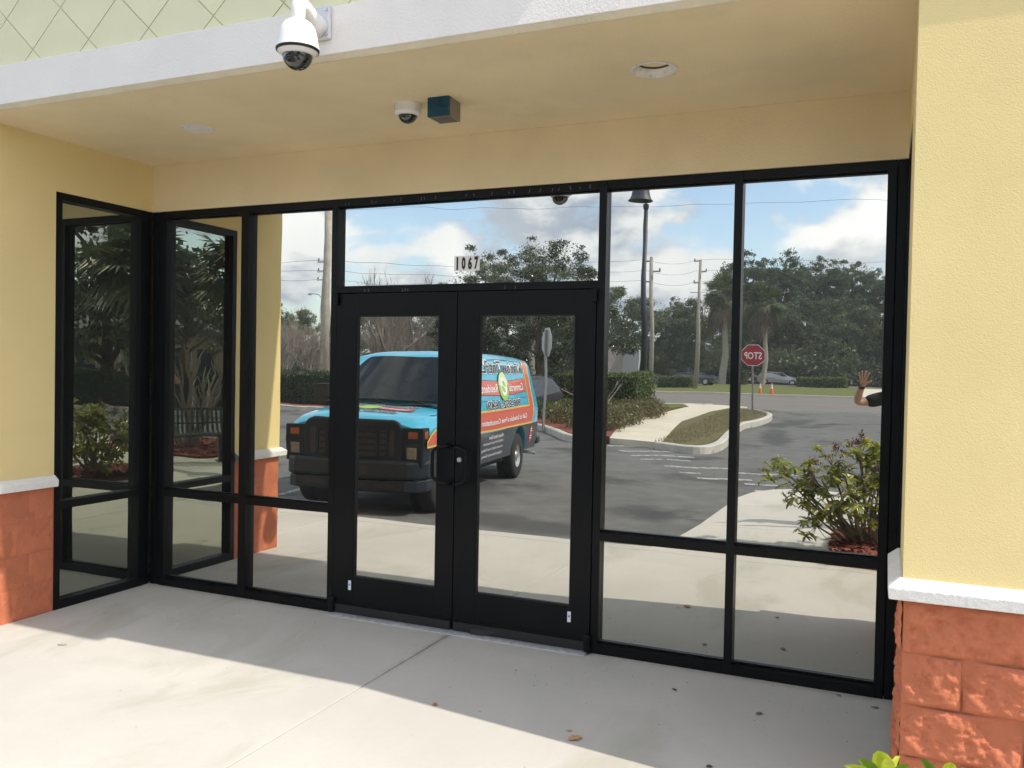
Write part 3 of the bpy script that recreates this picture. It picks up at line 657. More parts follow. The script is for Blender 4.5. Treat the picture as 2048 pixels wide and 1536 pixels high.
# blue strobe box
bx = empty('strobe_box', (2.825, -.683, ZS), 'blue fronted metal siren box on the ceiling beside the small camera', 'alarm box')
m_cyan = M('lens_blue', (.002, .065, .12), .25, var=.35, vs=25, coat=.15, spec=.3); m_brass = M('box_metal', (.30, .26, .21), .6, metal=.3, var=.2, vs=12)
MB().box(2.762, 2.888, -.733, -.612, 3.036, ZS-.0005).build('case', m_brass, bx, bevel=.002)
MB().box(2.760, 2.890, -.756, -.734, 3.036, ZS-.0005).build('lens', m_cyan, bx, bevel=.003)
MB().box(2.764, 2.886, -.7585, -.757, 3.088, 3.092).box(2.806, 2.830, -.7588, -.757, 3.092, 3.128).build('lens_bracket', M('blue_dark', (.004, .03, .06), .4), bx)
pf = MB()
for i in range(9):
    for j in range(9): pf.lathe([(0, 0), (.0035, 0), (.0035, .002)], (2.775+i*.0125, -.722+j*.0120, 3.0345), 6)
pf.build('grille_holes', m_blk, bx)
# recessed lights: left one blanked off with a painted disc, right one an open can
l1 = empty('blanked_light', (1.10, -.70, ZS), 'patched round ceiling opening near the left wall', 'ceiling light', 'round ceiling lights')
m_patch = M('patch_scuffed', (.80, .77, .72), .9, var=.10, vs=18, dirt=((.42, .38, .33), 42, .56), bump=.004, bs=60)
MB().lathe([(0, -.004), (.094, -.003), (.101, .0)], (1.097, -.700, ZS-.0006), 40).build('cover', m_patch, l1)
l2 = empty('open_light', (4.008, -.76, ZS), 'open recessed ceiling light with scuffed flared ring at right', 'ceiling light', 'round ceiling lights')
MB().lathe([(.116, -.001), (.113, -.005), (.100, -.004), (.080, .022), (.078, .030)], (4.008, -.760, ZS-.0005), 40).build('flared_ring', m_patch, l2, smooth=True)
MB().lathe([(.078, .030), (.078, .150), (0, .152)], (4.008, -.760, ZS), 32).build('can', M('can_metal', (.10, .10, .10), .4, metal=.3), l2)
MB().lathe([(0, .06), (.022, .065), (.030, .09), (.018, .12), (.014, .15)], (4.008, -.760, ZS), 16).build('bulb', M('bulb_frost', (.6, .6, .56), .3), l2, smooth=True)

# ------------------------------------------------------------------ fallen leaves and grit
m_fl1 = M('dead_leaf_tan', (.50, .30, .14), .8, var=.15, vs=30); m_fl2 = M('dead_leaf_dark', (.10, .055, .035), .8, var=.3, vs=30); m_fl3 = M('dead_leaf_olive', (.19, .15, .085), .8, var=.2, vs=30)
def fleaf(x, y, L_, w, a, mat, lab, lobed=False, z=.001):
    n = 14; top = []
    for k in range(n+1):
        t = k/n; ww = w*math.sin(math.pi*t)**.8
        if lobed: ww *= (.55+.75*abs(math.sin(t*math.pi*3.0)))
        top.append((t-.5, ww))
    pts = [(p[0]*L_, p[1]) for p in top]+[(p[0]*L_, -p[1]) for p in reversed(top[1:-1])]
    c_, s_ = math.cos(a), math.sin(a)
    vs_ = [(x+px*c_-py*s_, y+px*s_+py*c_, z+.004+.3*abs(py)+.06*abs(px)) for px, py in pts]
    n_ = len(vs_); vs_ += [(v[0], v[1], v[2]-.0012) for v in vs_]
    o = MB().add(vs_, [tuple(range(n_)), tuple(range(2*n_-1, n_-1, -1))]+[(i, (i+1)%n_, n_+(i+1)%n_, n_+i) for i in range(n_)]).build('fallen_leaf', mat)
    ax = Vector((x, y, 0)); o.data.transform(Matrix.Translation(-ax)); o.location = ax
    tag(o, lab, 'leaf', 'fallen leaves on the walkway')
fleaf(3.816, -1.164, .075, .022, .9, m_fl1, 'tan lobed leaf on the sunlit concrete near the shade line', True)
fleaf(3.762, -1.095, .032, .006, .5, m_fl1, 'thin tan leaf scrap just behind the lobed leaf')
fleaf(3.056, -1.101, .026, .014, .3, M('dead_leaf_orange', (.42, .17, .04), .7), 'small square orange leaf bit left of the lobed leaf')
fleaf(4.091, -.366, .034, .009, 2.6, m_fl2, 'dark red leaf in the shade before the right panes')
fleaf(4.541, -.493, .042, .011, .9, m_fl3, 'folded olive leaf in the middle of the shade')
fleaf(4.889, -.060, .034, .010, 2.3, m_fl3, 'olive leaf against the sill at the far right')
fleaf(5.065, -.150, .040, .008, .1, m_fl3, 'brown flat leaf by the foot of the orange pillar')
fleaf(.654, -1.279, .060, .012, .4, M('stain_pale', (.40, .36, .32), .9), 'pale grey oval stain on sunlit concrete at far left', z=-.003)  # leaf outline used as a faint grey stain mark
fleaf(4.426, -1.175, .03, .012, .4, m_fl2, 'dark berry like leaf at the bottom edge')
gt = MB(); rs = random.Random(11)
for _ in range(190):
    x, y = rs.uniform(.1, 5.1), -abs(rs.gauss(0, .55))-.02
    if rs.random() < .25: x, y = rs.uniform(0, 5), rs.uniform(-3, -.1)
    s_ = rs.uniform(.0012, .0042); a = rs.uniform(0, 3.1)
    p = [(x+s_*math.cos(a+k*2.1)*rs.uniform(.5, 1.6), y+s_*math.sin(a+k*2.1), .0005) for k in range(3)]+[(x, y, s_*.9+.0005)]
    gt.add(p, [(0,1,3),(1,2,3),(2,0,3)])
tag(gt.build('grit', m_fl2), kind='stuff')

# ------------------------------------------------------------------ vegetation builders
def leaf_quads(C, size, asp=.5, droop=0., up=None, rnd=1.0):
    """diamond leaf cards at points C (n,3) with random or given orientation"""
    n = len(C); sz = size*np.random.uniform(.6, 1.4, n)[:, None]
    a = np.random.normal(0, 1, (n, 3))*rnd
    if up is not None: a = a+up
    a[:, 2] -= droop; a /= np.linalg.norm(a, axis=1)[:, None]+1e-9
    b = np.random.normal(0, 1, (n, 3)); b -= a*(a*b).sum(1)[:, None]; b /= np.linalg.norm(b, axis=1)[:, None]+1e-9
    V_ = np.stack([C, C+a*sz*.5+b*sz*asp*.5, C+a*sz, C+a*sz*.5-b*sz*asp*.5], 1).reshape(-1, 3)
    return V_, np.arange(n*4).reshape(n, 4)
def lump_points(lumps, n, shell=.55):
    """points in ellipsoids (x,y,z,rx,ry,rz), biased to their outer shell"""
    w = np.array([l[3]*l[4]*l[5] for l in lumps])**.75; w /= w.sum(); k = np.random.choice(len(lumps), n, p=w)
    Lm = np.array(lumps)[k]; d = np.random.normal(0, 1, (n, 3)); d /= np.linalg.norm(d, axis=1)[:, None]
    r = np.random.uniform(shell**3, 1, n)[:, None]**(1/3)
    return Lm[:, :3]+d*Lm[:, 3:]*r
def branchy(mb, p, d, ln, rad, depth, spread=.5, upb=.25, kids=3, n=5, shrink=.72, rs=random):
    segs = 3; pts = [p]; q = Vector(p); dd = Vector(d)
    for i in range(segs):
        dd = (dd+Vector((rs.gauss(0, .12), rs.gauss(0, .12), rs.gauss(0, .08)+upb*.15))).normalized(); q = q+dd*ln/segs; pts.append(q.copy())
    mb.tube(pts, [rad*(1-.4*i/segs) for i in range(segs+1)], n if depth > 1 else 3, caps=False)
    if depth <= 0: return
    for k in range(kids):
        t = rs.uniform(.35, 1.0) if k else 1.0; b = pts[min(segs, int(t*segs))]
        nd = (dd+Vector((rs.gauss(0, spread), rs.gauss(0, spread), rs.gauss(0, spread*.6)+upb))).normalized()
        branchy(mb, b, nd, ln*shrink*rs.uniform(.75, 1.15), rad*.58, depth-1, spread, upb, kids, max(3, n-1), shrink, rs)
def tree(name, loc, H, crown, n, leaf, mat, trunk_r, bark, label, group=None, droop=0., seed=1, asp=.55, nb=11):
    """trunk, limbs that reach the crown lumps, and leaf clusters; crown in local metres"""
    rs = random.Random(seed); np.random.seed(seed)
    t = empty(name, loc, label, 'tree', group, local=True)
    mb = MB(); zc = min(c[2] for c in crown)
    mb.tube([(0, 0, -.2), (.02*H*rs.uniform(-1, 1), 0, zc*.5), (0, .02*H, zc), (0, 0, H*.82)], [trunk_r*1.25, trunk_r, trunk_r*.8, trunk_r*.2], 9)
    for c in crown:
        z0 = max(.2*zc, c[2]*rs.uniform(.45, .7)); mb.tube([(0, 0, z0), (c[0]*.5, c[1]*.5, z0+(c[2]-z0)*.55), c[:3]], [trunk_r*.45, trunk_r*.3, trunk_r*.08], 5, caps=False)
    mb.build('trunk', bark, t)
    # sub-clumps inside every lump give light and dark masses and gaps
    sub = []
    for c in crown:
        for _ in range(nb):
            d = Vector((rs.gauss(0, 1), rs.gauss(0, 1), rs.gauss(0, 1))).normalized()*rs.uniform(.35, 1.22); q = rs.uniform(.15, .38)
            sub.append((c[0]+d.x*c[3], c[1]+d.y*c[4], c[2]+d.z*c[5], c[3]*q, c[4]*q, c[5]*q*.8))
    C = np.concatenate([lump_points(sub, int(n*.84), .05), lump_points(crown, n-int(n*.84), .2)])*1.0; Vv, F = leaf_quads(C, leaf, asp, droop)
    np_mesh('crown', Vv, F, mat, t)
    return t
def crown_round(H, r, z0, k, seed, flat=1.0):
    rs = random.Random(seed); o = [(0, 0, (H+z0)/2, r*.62, r*.62, (H-z0)/2*.8)]
    for i in range(k):
        a = rs.uniform(0, 6.28); h = rs.uniform(z0, H-.12*(H-z0)); t = (h-z0)/(H-z0); rr = r*(1-abs(t-.4)**1.6*1.1)*rs.uniform(.45, .8); q = rs.uniform(.28, .42)*r
        o.append((rr*math.cos(a), rr*math.sin(a), h, q, q, q*flat*.8))
    return o
# the wood across the road: tall thin crowned evergreens at right, lower oaks at left
proto = {}
GW = 'trees of the wood across the road'
def place(key, loc, s, rz, label, sz=None):
    p, used = proto[key]
    o = p if not used else copy_tree(p)
    proto[key][1] = True
    o.location = loc; o.scale = (s, s, sz or s); o.rotation_euler = (0, 0, rz); o['label'] = label; return o
def crown_tall(H, r, z0, k, seed, tops):
    rs = random.Random(seed); o = []
    for i in range(k):
        h = rs.uniform(z0, H-2.2); t = (h-z0)/(H-z0); rr = r*(1-.62*t)*math.sqrt(rs.random()); a = rs.uniform(0, 6.28); q = rs.uniform(1.1, 2.0)*(1-.35*t)
        o.append((rr*math.cos(a), rr*math.sin(a), h, q, q, q*rs.uniform(.6, .85)))
    for (x, h, q) in tops: o.append((x, 0, h, q, q, q*.75))
    return o
proto['tallA'] = [tree('wood_tree', (0, 0, 0), 17, crown_tall(17, 4.6, 1.2, 34, 3, [(0,15.9,1.3),(-1.2,14.6,1.3),(1.5,14.0,1.5),(.2,13,1.9)]), 42000, .21, m_pine, .26, m_barkd, 'x', GW, seed=21), False]
proto['tallB'] = [tree('wood_tree', (0, 0, 0), 17, crown_tall(16.5, 4.9, 1.2, 36, 8, [(.6,16.0,1.1),(-.5,15.1,1.2),(-2.2,13.4,1.4),(1.9,13.8,1.4),(0,12.6,1.9)]), 42000, .21, m_pine, .28, m_barkd, 'x', GW, seed=22), False]
proto['oak'] = [tree('wood_tree', (0, 0, 0), 11, crown_round(11, 5.4, 2.2, 16, 5), 40000, .20, m_oak, .3, m_barkd, 'x', GW, seed=23), False]
proto['oakB'] = [tree('wood_tree', (0, 0, 0), 10, crown_round(10.5, 6.0, 1.2, 18, 9), 40000, .20, m_oak, .3, m_barkd, 'x', GW, seed=24), False]
POS = ['directly above the left palm', 'behind the stop sign', 'with the highest top', 'with a split top', 'with a narrow spire top', 'over the raised hand', 'at the right edge of the wood', 'left of the utility poles', 'between the utility poles', 'right of the second pole', 'behind the grey board', 'far left behind the magnolia', 'behind the parked silver car', 'thin crowned behind the cones', 'over the far hedge', 'low and broad by the lamp post', 'low behind the dark cars', 'in the gap beside the palms', 'farthest right', 'far left in the pale haze', 'behind the pines', 'left beyond the bare trees', 'beyond the first pole', 'dense one by the big pole', 'hidden low one']
POS += ['rearmost above the left palm', 'rearmost between the palms', 'rearmost over the silver car', 'rearmost above the far hedge', 'rearmost nearest the hand', 'rearmost low at the right edge']
k_ = 0
for key, x, y, s, rz in [('tallA',-11.8,-108,1.02,.3),('tallB',-6.4,-110,1.03,2.0),('tallA',-1.2,-112,.97,1.4),('tallB',3.2,-113,.90,4.0),('tallA',7.6,-110,.78,2.6),('oakB',-3.4,-106,.92,1.),('oak',.8,-107,.95,2),('oakB',5.4,-107,.9,3),('oak',-8.9,-106,.9,.2),
                         ('oak',-23.5,-94,.98,.6),('oakB',-19.2,-96,.95,2.2),('oak',-15.0,-97,.96,3.9),('oakB',-27.6,-93,.94,5.0),('oak',-32.2,-92,.93,1.1),('oakB',-36.8,-90,.95,2.4),('tallB',-20.5,-106,.66,1.6),('oak',10.6,-106,1.0,.9),('oakB',15.5,-104,.95,.4),
                         ('oakB',-42,-88,.9,.3),('oak',-48,-86,.8,4),('oakB',-55,-84,.85,4.4),('oak',-63,-82,.8,1),('oakB',-72,-80,.8,2),('oak',-82,-80,.8,3),('oakB',-94,-80,.8,5),('tallB',-14.4,-112,.86,1.1),('tallA',-9.4,-114,1.0,4.4),('tallB',-3.8,-116,1.02,5.6),('tallA',1.2,-117,.98,3.3),('tallB',5.8,-116,.92,.7),('tallA',11,-115,.8,5)]:
    place(key, (x, y, -.1), s, rz, ('tall open crowned evergreen ' if key[:4] == 'tall' else 'dark bushy oak ')+POS[k_]+' across the road'); k_ += 1
ul = [(x+random.uniform(-1, 1), -101.5+random.uniform(-1.5, 1.5)+max(0, (-x-12))*.16, random.uniform(.8, 3.2), 2.6, 2, random.uniform(1.2, 2.4)) for x in np.arange(-100, 24, 1.3)]
Vv, F = leaf_quads(lump_points(ul, 42000, .5), .38, .6); tag(np_mesh('woodland_undergrowth', Vv, F, m_oak), kind='stuff')
MB().box(-110, 30, -106.5, -106, -.1, 5.5)
tree('pine_tree', (-20.7, -49.4, -.05), 9.9, [(0,0,8.3,2.1,2,1.5),(1.4,0,6.6,2.1,2,1.3),(-1.6,0,6.9,1.9,2,1.2),(.2,0,5.1,2.6,2,1.4)], 24000, .13, m_pine, .2, m_barkd, 'round topped pine behind the house number, left of the pale pine', None, seed=31)
tree('pine_tree', (-15.8, -46.5, -.05), 9.9, [(0,0,8.8,1.6,2,1.1),(1.7,0,7.6,1.7,2,1.0),(-1.9,0,7.4,1.6,2,1.1),(.3,0,5.6,2.6,2,1.3)], 14000, .12, m_oak, .18, m_bark, 'pale thin crowned pine just left of the dark magnolia', None, seed=32)
tree('magnolia', (-7.6, -26.9, 0), 6.9, [(.8,0,6.0,.95,.9,.75),(-.7,0,5.2,1.2,1,.8),(1.6,0,4.7,1.25,1,.85),(0,0,3.9,2.0,1.6,1.1),(-1.9,0,3.2,1.7,1.5,1.2),(1.9,0,3.0,1.8,1.5,1.3),(-.2,0,1.8,2.4,1.8,1.3),(-3.0,0,1.9,1.6,1.5,1.4)], 60000, .085, m_mag, .14, m_barkd, 'near dark glossy leaved magnolia behind the leaning sign', None, seed=33, asp=.5)
tree('broad_tree', (-11.0, -27.4, 0), 4.6, crown_round(4.6, 2.3, .6, 12, 14), 30000, .085, m_mag, .12, m_barkd, 'low dark evergreen directly behind the blue van', None, seed=34)

def bare(name, loc, H, seed, label, kids=4, depth=5, group=None, upb=.34, spread=.34, stems=4, r=.10):
    rs = random.Random(seed); t = empty(name, loc, label, 'tree', group, local=True); mb = MB()
    for s_ in range(stems):
        a = 6.28*s_/stems+rs.uniform(-.4, .4); d = Vector((math.cos(a)*.38, math.sin(a)*.38, 1)).normalized()
        branchy(mb, (0, 0, -.1), d, H*.30, r, depth, spread, upb, kids, 6, .70, rs)
    mb.build('branches', m_twig, t); return t
GB = 'bare crape myrtles beyond the lot'
b1 = bare('bare_tree', (-14.0, -26.2, 0), 6.1, 3, 'large bare crape myrtle rising behind the van roof', 3, 6, GB, r=.085); b1.scale = (1.3,)*3
for (x, y, s, rz, lb) in [(-16.4, -33.5, 1.0, 1.7, 'bare crape myrtle right of the big one behind the van'), (-38.8, -50.5, 1.2, 3, 'bare tree with forked trunk at the far left edge'), (-33.5, -50.0, 1.0, .6, 'bare tree just left of the tall concrete pole'), (-45, -58, 1.25, 2.2, 'pale bare tree farthest left'), (-29.5, -52, 1.05, 5.1, 'bare tree behind the tall concrete pole'), (-22.5, -41, 1.0, 4.1, 'bare tree left of the round pine'), (-36.5, -62, 1.2, 5.5, 'distant bare tree behind the street light'), (-26.0, -36.5, .95, 2.9, 'bare tree right of the tall concrete pole')]:
    c_ = copy_tree(b1); c_.location = (x, y, 0); c_.scale = (s,)*3; c_.rotation_euler = (0, 0, rz); c_['label'] = lb
# hard pruned crape near the leaning sign, and the one by the bench
def pruned(name, loc, H, seed, label, sp=.45, r=.035):
    rs = random.Random(seed); t = empty(name, loc, label, 'tree', None, local=True); mb = MB()
    for k in range(7):
        a = rs.uniform(0, 6.28); d = Vector((math.cos(a)*sp, math.sin(a)*sp, 1)).normalized()
        branchy(mb, (.08*math.cos(a), .08*math.sin(a), -.05), d, H*.55, r, 2, .3, .2, 3, 6, .62, rs)
    mb.build('branches', m_bark, t)
    return t
pruned('pruned_tree', (-3.1, -20.2, 0), 1.7, 8, 'small pale pruned tree right of the leaning sign', .5, .028)
pruned('pruned_tree', (6.9, -7.5, .02), 2.2, 9, 'thick stemmed pruned tree behind the steel bench', .5, .06)

def fan_palm(name, loc, H, r, label, dead=26, live=34, seed=1, tr=.17, group=None):
    rs = random.Random(seed); np.random.seed(seed); t = empty(name, loc, label, 'palm', group, local=True)
    MB().tube([(0,0,-.2),(.04*H,0,H*.35),(.02*H,.02*H,H*.7),(0,0,H)], [tr*1.25, tr, tr*.9, tr*.8], 12).build('trunk', m_wood, t)
    def frond(mb, az, el, L_, fr, sag, width=1.0, nf=20):
        d = Vector((math.cos(az)*math.cos(el), math.sin(az)*math.cos(el), math.sin(el))); b = Vector((0, 0, H)); e = b+d*L_+Vector((0, 0, -sag*L_*.35))
        mb.tube([b, b+d*L_*.5, e], [.03, .02, .012], 3, caps=False)
        dd = (d+Vector((0, 0, -sag*.5))).normalized(); side = dd.cross(Vector((0, 0, 1))); side = side.normalized() if side.length > .01 else Vector((1, 0, 0)); nrm = side.cross(dd)
        for k in range(nf):
            a = (k/(nf-1)-.5)*3.6*width; u = (dd*math.cos(a)+side*math.sin(a)).normalized()
            ln = fr*(1-.25*abs(a)/1.8)*rs.uniform(.85, 1.05); tip = e+u*ln+Vector((0, 0, -sag*ln*(.45+rs.uniform(0, .35)))); md = e+u*ln*.55+nrm*.04
            w = u.cross(nrm).normalized()*fr*.045
            mb.add([e, md+w, tip, md-w], [(0, 1, 2, 3)])
    mb = MB()
    for k in range(live):
        frond(mb, rs.uniform(0, 6.28), rs.uniform(-.5, 1.35), r*rs.uniform(.35, .6), r*rs.uniform(.5, .68), rs.uniform(.1, .6))
    mb.build('fronds', m_palm, t)
    if dead:
        mb = MB()
        for k in range(dead): frond(mb, rs.uniform(0, 6.28), rs.uniform(-1.45, -.55), r*rs.uniform(.3, .7), r*rs.uniform(.4, .6), rs.uniform(.6, 1.2), .6, 10)
        mb.build('dead_skirt', m_palmd, t)
    return t
fan_palm('fan_palm', (-11.5, -90.5, -.05), 9.9, 2.8, 'fan palm with pale painted trunk left of the stop sign', 24, 42, 5, .34)
fan_palm('fan_palm', (-7.2, -90.8, -.05), 9.0, 2.7, 'fan palm with long dead skirt above the stop sign', 18, 40, 6, .24)
fan_palm('cabbage_palm', (15.8, -19.2, 0), 4.6, 2.5, 'dark cabbage palm standing beyond the drive, right of its neighbour', 0, 46, 7, .2)
fan_palm('cabbage_palm', (19.6, -18.6, 0), 4.9, 2.6, 'dark cabbage palm standing beyond the drive, left of its neighbour', 0, 46, 8, .2)
tree('street_oak', (22.5, -19.5, 0), 9, crown_round(9.5, 4.2, 2.4, 16, 44), 9000, .26, m_oak, .22, m_barkd, 'broad oak over the drive reflected in the dark side pane', None, seed=35)
tree('street_oak', (30, -31, 0), 7, crown_round(7, 4.2, 1.6, 14, 45), 6000, .28, m_oak, .22, m_barkd, 'smaller oak beside the far tan building', None, seed=36)

def hedge(name, x0, x1, y0, y1, z0, z1, n, leaf, mat, label, rot=0, group=None, loc=None, bump=.07):
    cx, cy = (x0+x1)/2, (y0+y1)/2; t = empty(name, (cx, cy, z0), label, 'hedge', group, local=True); t.rotation_euler = (0, 0, rot)
    hx_, hy_, h = (x1-x0)/2, (y1-y0)/2, z1-z0
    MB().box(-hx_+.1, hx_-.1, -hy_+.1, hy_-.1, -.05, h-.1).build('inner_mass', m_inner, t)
    A = np.array([2*hx_*2*hy_, 2*hx_*h, 2*hx_*h, 2*hy_*h, 2*hy_*h]); k = np.random.choice(5, n, p=A/A.sum())
    u, v = np.random.uniform(-1, 1, n), np.random.uniform(0, 1, n)
    P = np.zeros((n, 3)); P[:, 0] = np.where(k < 3, u*hx_, np.where(k == 3, hx_, -hx_)); P[:, 1] = np.where(k == 0, (v*2-1)*hy_, np.where(k == 1, hy_, np.where(k == 2, -hy_, u*hy_))); P[:, 2] = np.where(k == 0, h, v*h)
    w_ = bump*(np.sin(P[:, 0]*5.1)+np.sin(P[:, 1]*6.3+1)+np.sin(P[:, 2]*7.0+P[:, 0]*3.0))*.5
    nr = np.zeros((n, 3)); nr[:, 2] = (k == 0); nr[:, 1] = (k == 1)*1.-(k == 2)*1.; nr[:, 0] = (k == 3)*1.-(k == 4)*1.
    P += nr*(w_+np.random.normal(0, .035, n)-.03)[:, None]; P += np.random.normal(0, .02, (n, 3))
    Vv, F = leaf_quads(P, leaf, .6, 0, up=nr*.5); np_mesh('foliage', Vv, F, mat, t); return t
hedge('box_hedge', -6.2, -2.95, -26.6, -24.9, 0, 1.5, 13000, .075, m_hedge, 'square clipped box hedge at the end of the planting bed', .12)
hedge('long_hedge', -13.0, -8.6, -23.6, -22.3, 0, 1.25, 9000, .085, m_hedged, 'clipped dark hedge behind the blue van')
hedge('long_hedge', -29, -13.1, -23.6, -22.3, 0, 1.3, 22000, .09, m_hedged, 'long clipped dark hedge at the left end of the lot')
GH = 'low hedges on the far verge'
hedge('verge_hedge', -13.9, -10.6, -72.6, -71.2, 0, .95, 5000, .13, m_hedge, 'low clipped hedge between the two utility poles', 0, GH)
hedge('verge_hedge', -3.5, 1.4, -90.0, -87.5, 0, .95, 7000, .14, m_hedge, 'low clipped hedge right of the silver car', 0, GH)
hedge('verge_hedge', -14.4, -9.2, -93.6, -91.8, 0, 1.4, 5000, .16, m_hedged, 'dark square hedge at the foot of the palms', 0, GH)
hedge('verge_hedge', -60, -22, -76, -74, 0, 1.3, 20000, .18, m_hedged, 'long low hedge far beyond the left lawn', 0, GH)
hedge('side_hedge', 11.8, 40, -18.9, -17.3, 0, 1.25, 24000, .09, m_hedged, 'long dark hedge beyond the drive seen in the side panes')
# loose planting on the bed
def cover(name, poly_pts, n, h, leaf, mat, label, rad=.45):
    c0 = poly_pts[0]; t = empty(name, (c0[0], c0[1], 0), label, 'shrubs', None, local=True)
    lm = [(x-c0[0]+random.uniform(-.2, .2), y-c0[1]+random.uniform(-.2, .2), h*.45, rad*random.uniform(.8, 1.2), rad, h*.55) for x, y in poly_pts]
    C = lump_points(lm, n, .6); C = C[C[:, 2] > .02]; Vv, F = leaf_quads(C, leaf, .6, 0, up=np.array([0, 0, .4])); o = np_mesh('foliage', Vv, F, mat, t); t['kind'] = 'stuff'; 
    return t
pts = [(-1.75-.9*j+.10*i*j*.1-(.055*i), -17.0-i*.75) for i in range(11) for j in range(3) if not (i < 2 and j == 2)]
cv = cover('ground_cover', pts, 15000, .62, .075, m_cover, 'x')
del cv['category']; del cv['label']
pts = [(-4.3-.8*i, -20.3-.18*i-.5*(j)) for i in range(7) for j in range(3)]
cv = cover('ground_cover', pts, 9000, .6, .075, m_hedge, 'x'); del cv['category']; del cv['label']
# grass blades on the near strip
nb_ = 9000; gx = np.random.uniform(-1, 1.45, nb_); gy = np.random.uniform(-32, -14.3, nb_); edge = -.05-(np.abs(gy)-17.5)*.065; m1 = (gx > edge+.08) & (gx < .98-.0*gy)
Pg = np.stack([gx, gy, np.full(nb_, .01)], -1)[m1]; Vv, F = leaf_quads(Pg, .06, .16, 0, up=np.array([0, 0, 2.5])); tag(np_mesh('grass_blades', Vv, F, foliage('grass_blade', (.10, .11, .04), (.22, .20, .09), trans=.2)), kind='stuff')

# ------------------------------------------------------------------ variegated shrub beside the camera
def whorl(mb, p, d, nleaf, L_, rs, droop=.35):
    """palmate cluster of bent oval leaflets"""
    d = Vector(d).normalized(); a = d.orthogonal().normalized(); b = d.cross(a)
    for k in range(nleaf):
        t = 6.283*k/nleaf+rs.uniform(-.2, .2); u = (a*math.cos(t)+b*math.sin(t)+d*rs.uniform(.15, .55)).normalized()
        s = u.cross(d).normalized(); nrm = s.cross(u).normalized(); ln = L_*rs.uniform(.75, 1.15); w = ln*rs.uniform(.17, .23)
        pr = [(0, .12), (.25, .75), (.5, 1), (.75, .85), (.93, .4), (1, .0)]
        vs_ = []
        for x, ww in pr:
            c_ = Vector(p)+u*(x*ln)+Vector((0, 0, -droop*ln*x*x))+nrm*.0
            vs_ += [c_-s*w*ww+nrm*w*.25*ww, c_, c_+s*w*ww+nrm*w*.25*ww]
        fs = []
        for i in range(len(pr)-1): fs += [(i*3, i*3+1, i*3+4, i*3+3), (i*3+1, i*3+2, i*3+5, i*3+4)]
        mb.add(vs_, fs)
sh = empty('variegated_shrub', (4.95, -3.85, 0), 'yellow and green variegated shrub leaning over red mulch beside the right pillar', 'shrub')
rs = random.Random(5); stems = MB(); fol = MB(); berr = MB()
base = Vector((4.95, -3.74, .05))
tips = []
for (x, y, z, nsub) in [(5.05,-3.80,.80,14),(4.98,-3.66,.50,12),(5.22,-3.62,.95,14),(4.80,-3.62,.62,12),(4.36,-3.72,.56,10),(5.1,-3.72,.30,9),(4.13,-3.72,.78,15),(4.20,-3.70,.66,8),(4.38,-3.62,.42,9),(4.42,-3.80,.76,14),(4.55,-3.70,.66,12),(4.62,-3.56,.50,12),(4.60,-3.88,.90,14),(4.72,-3.70,.82,12),(4.86,-3.72,.98,15),(5.02,-3.62,.90,14),(5.20,-3.75,.85,12),(5.14,-3.46,.62,12),(4.86,-3.46,.42,12),(4.70,-3.80,.36,10),(4.45,-3.50,.30,9),(5.32,-3.62,.55,10),(5.40,-3.85,.75,10),(4.75,-3.95,.6,10),(5.1,-3.88,.98,10),(4.92,-3.55,.70,12)]:
    e = Vector((x, y, z)); m = base.lerp(e, .5)+Vector((rs.uniform(-.05, .05), rs.uniform(-.05, .05), -.03)); stems.tube([base+Vector((rs.uniform(-.08, .08), rs.uniform(-.05, .05), -.05)), m, e], [.015, .011, .006], 7, caps=False)
    for k in range(nsub):
        q = e+Vector((rs.gauss(0, .085), rs.gauss(0, .085), rs.uniform(-.17, .08))); stems.tube([e.lerp(m, .25), q], [.004, .0025], 4, caps=False)
        whorl(fol, q, Vector((rs.gauss(0, .5), rs.gauss(0, .5), 1)), rs.choice((6, 7, 8, 9)), rs.uniform(.060, .098), rs, rs.uniform(.2, .7))
        tips.append(q)
for (x, y, z, nb3) in [(4.80,-3.72,1.03,60),(4.872,-3.742,1.105,45),(4.85,-3.73,1.05,45),(4.878,-3.752,1.152,8),(4.66,-3.82,.98,60),(4.72,-3.84,.92,60),(4.47,-3.74,.84,50),(4.45,-3.64,.66,40),(4.5,-3.7,.58,40),(5.0,-3.74,.94,40)]:
    for _ in range(nb3):
        kk = .25 if nb3 == 8 else (.6 if nb3 == 45 else 1); q = Vector((x+rs.gauss(0, .024)*kk, y+rs.gauss(0, .02)*kk, z+rs.gauss(0, .022)*kk)); r_ = rs.uniform(.004, .007); berr.lathe([(0, r_), (r_*.7, r_*.7), (r_, 0), (r_*.7, -r_*.7), (0, -r_)], q, 8)
stems.tube([(4.84, -3.71, .85), (4.865, -3.735, 1.05), (4.878, -3.752, 1.15)], .003, 5)
stems.build('stems', m_bark, sh); fol.build('foliage', m_schef, sh, recalc=False); tag(berr.build('berries', m_berry, sh, smooth=True), kind='stuff')
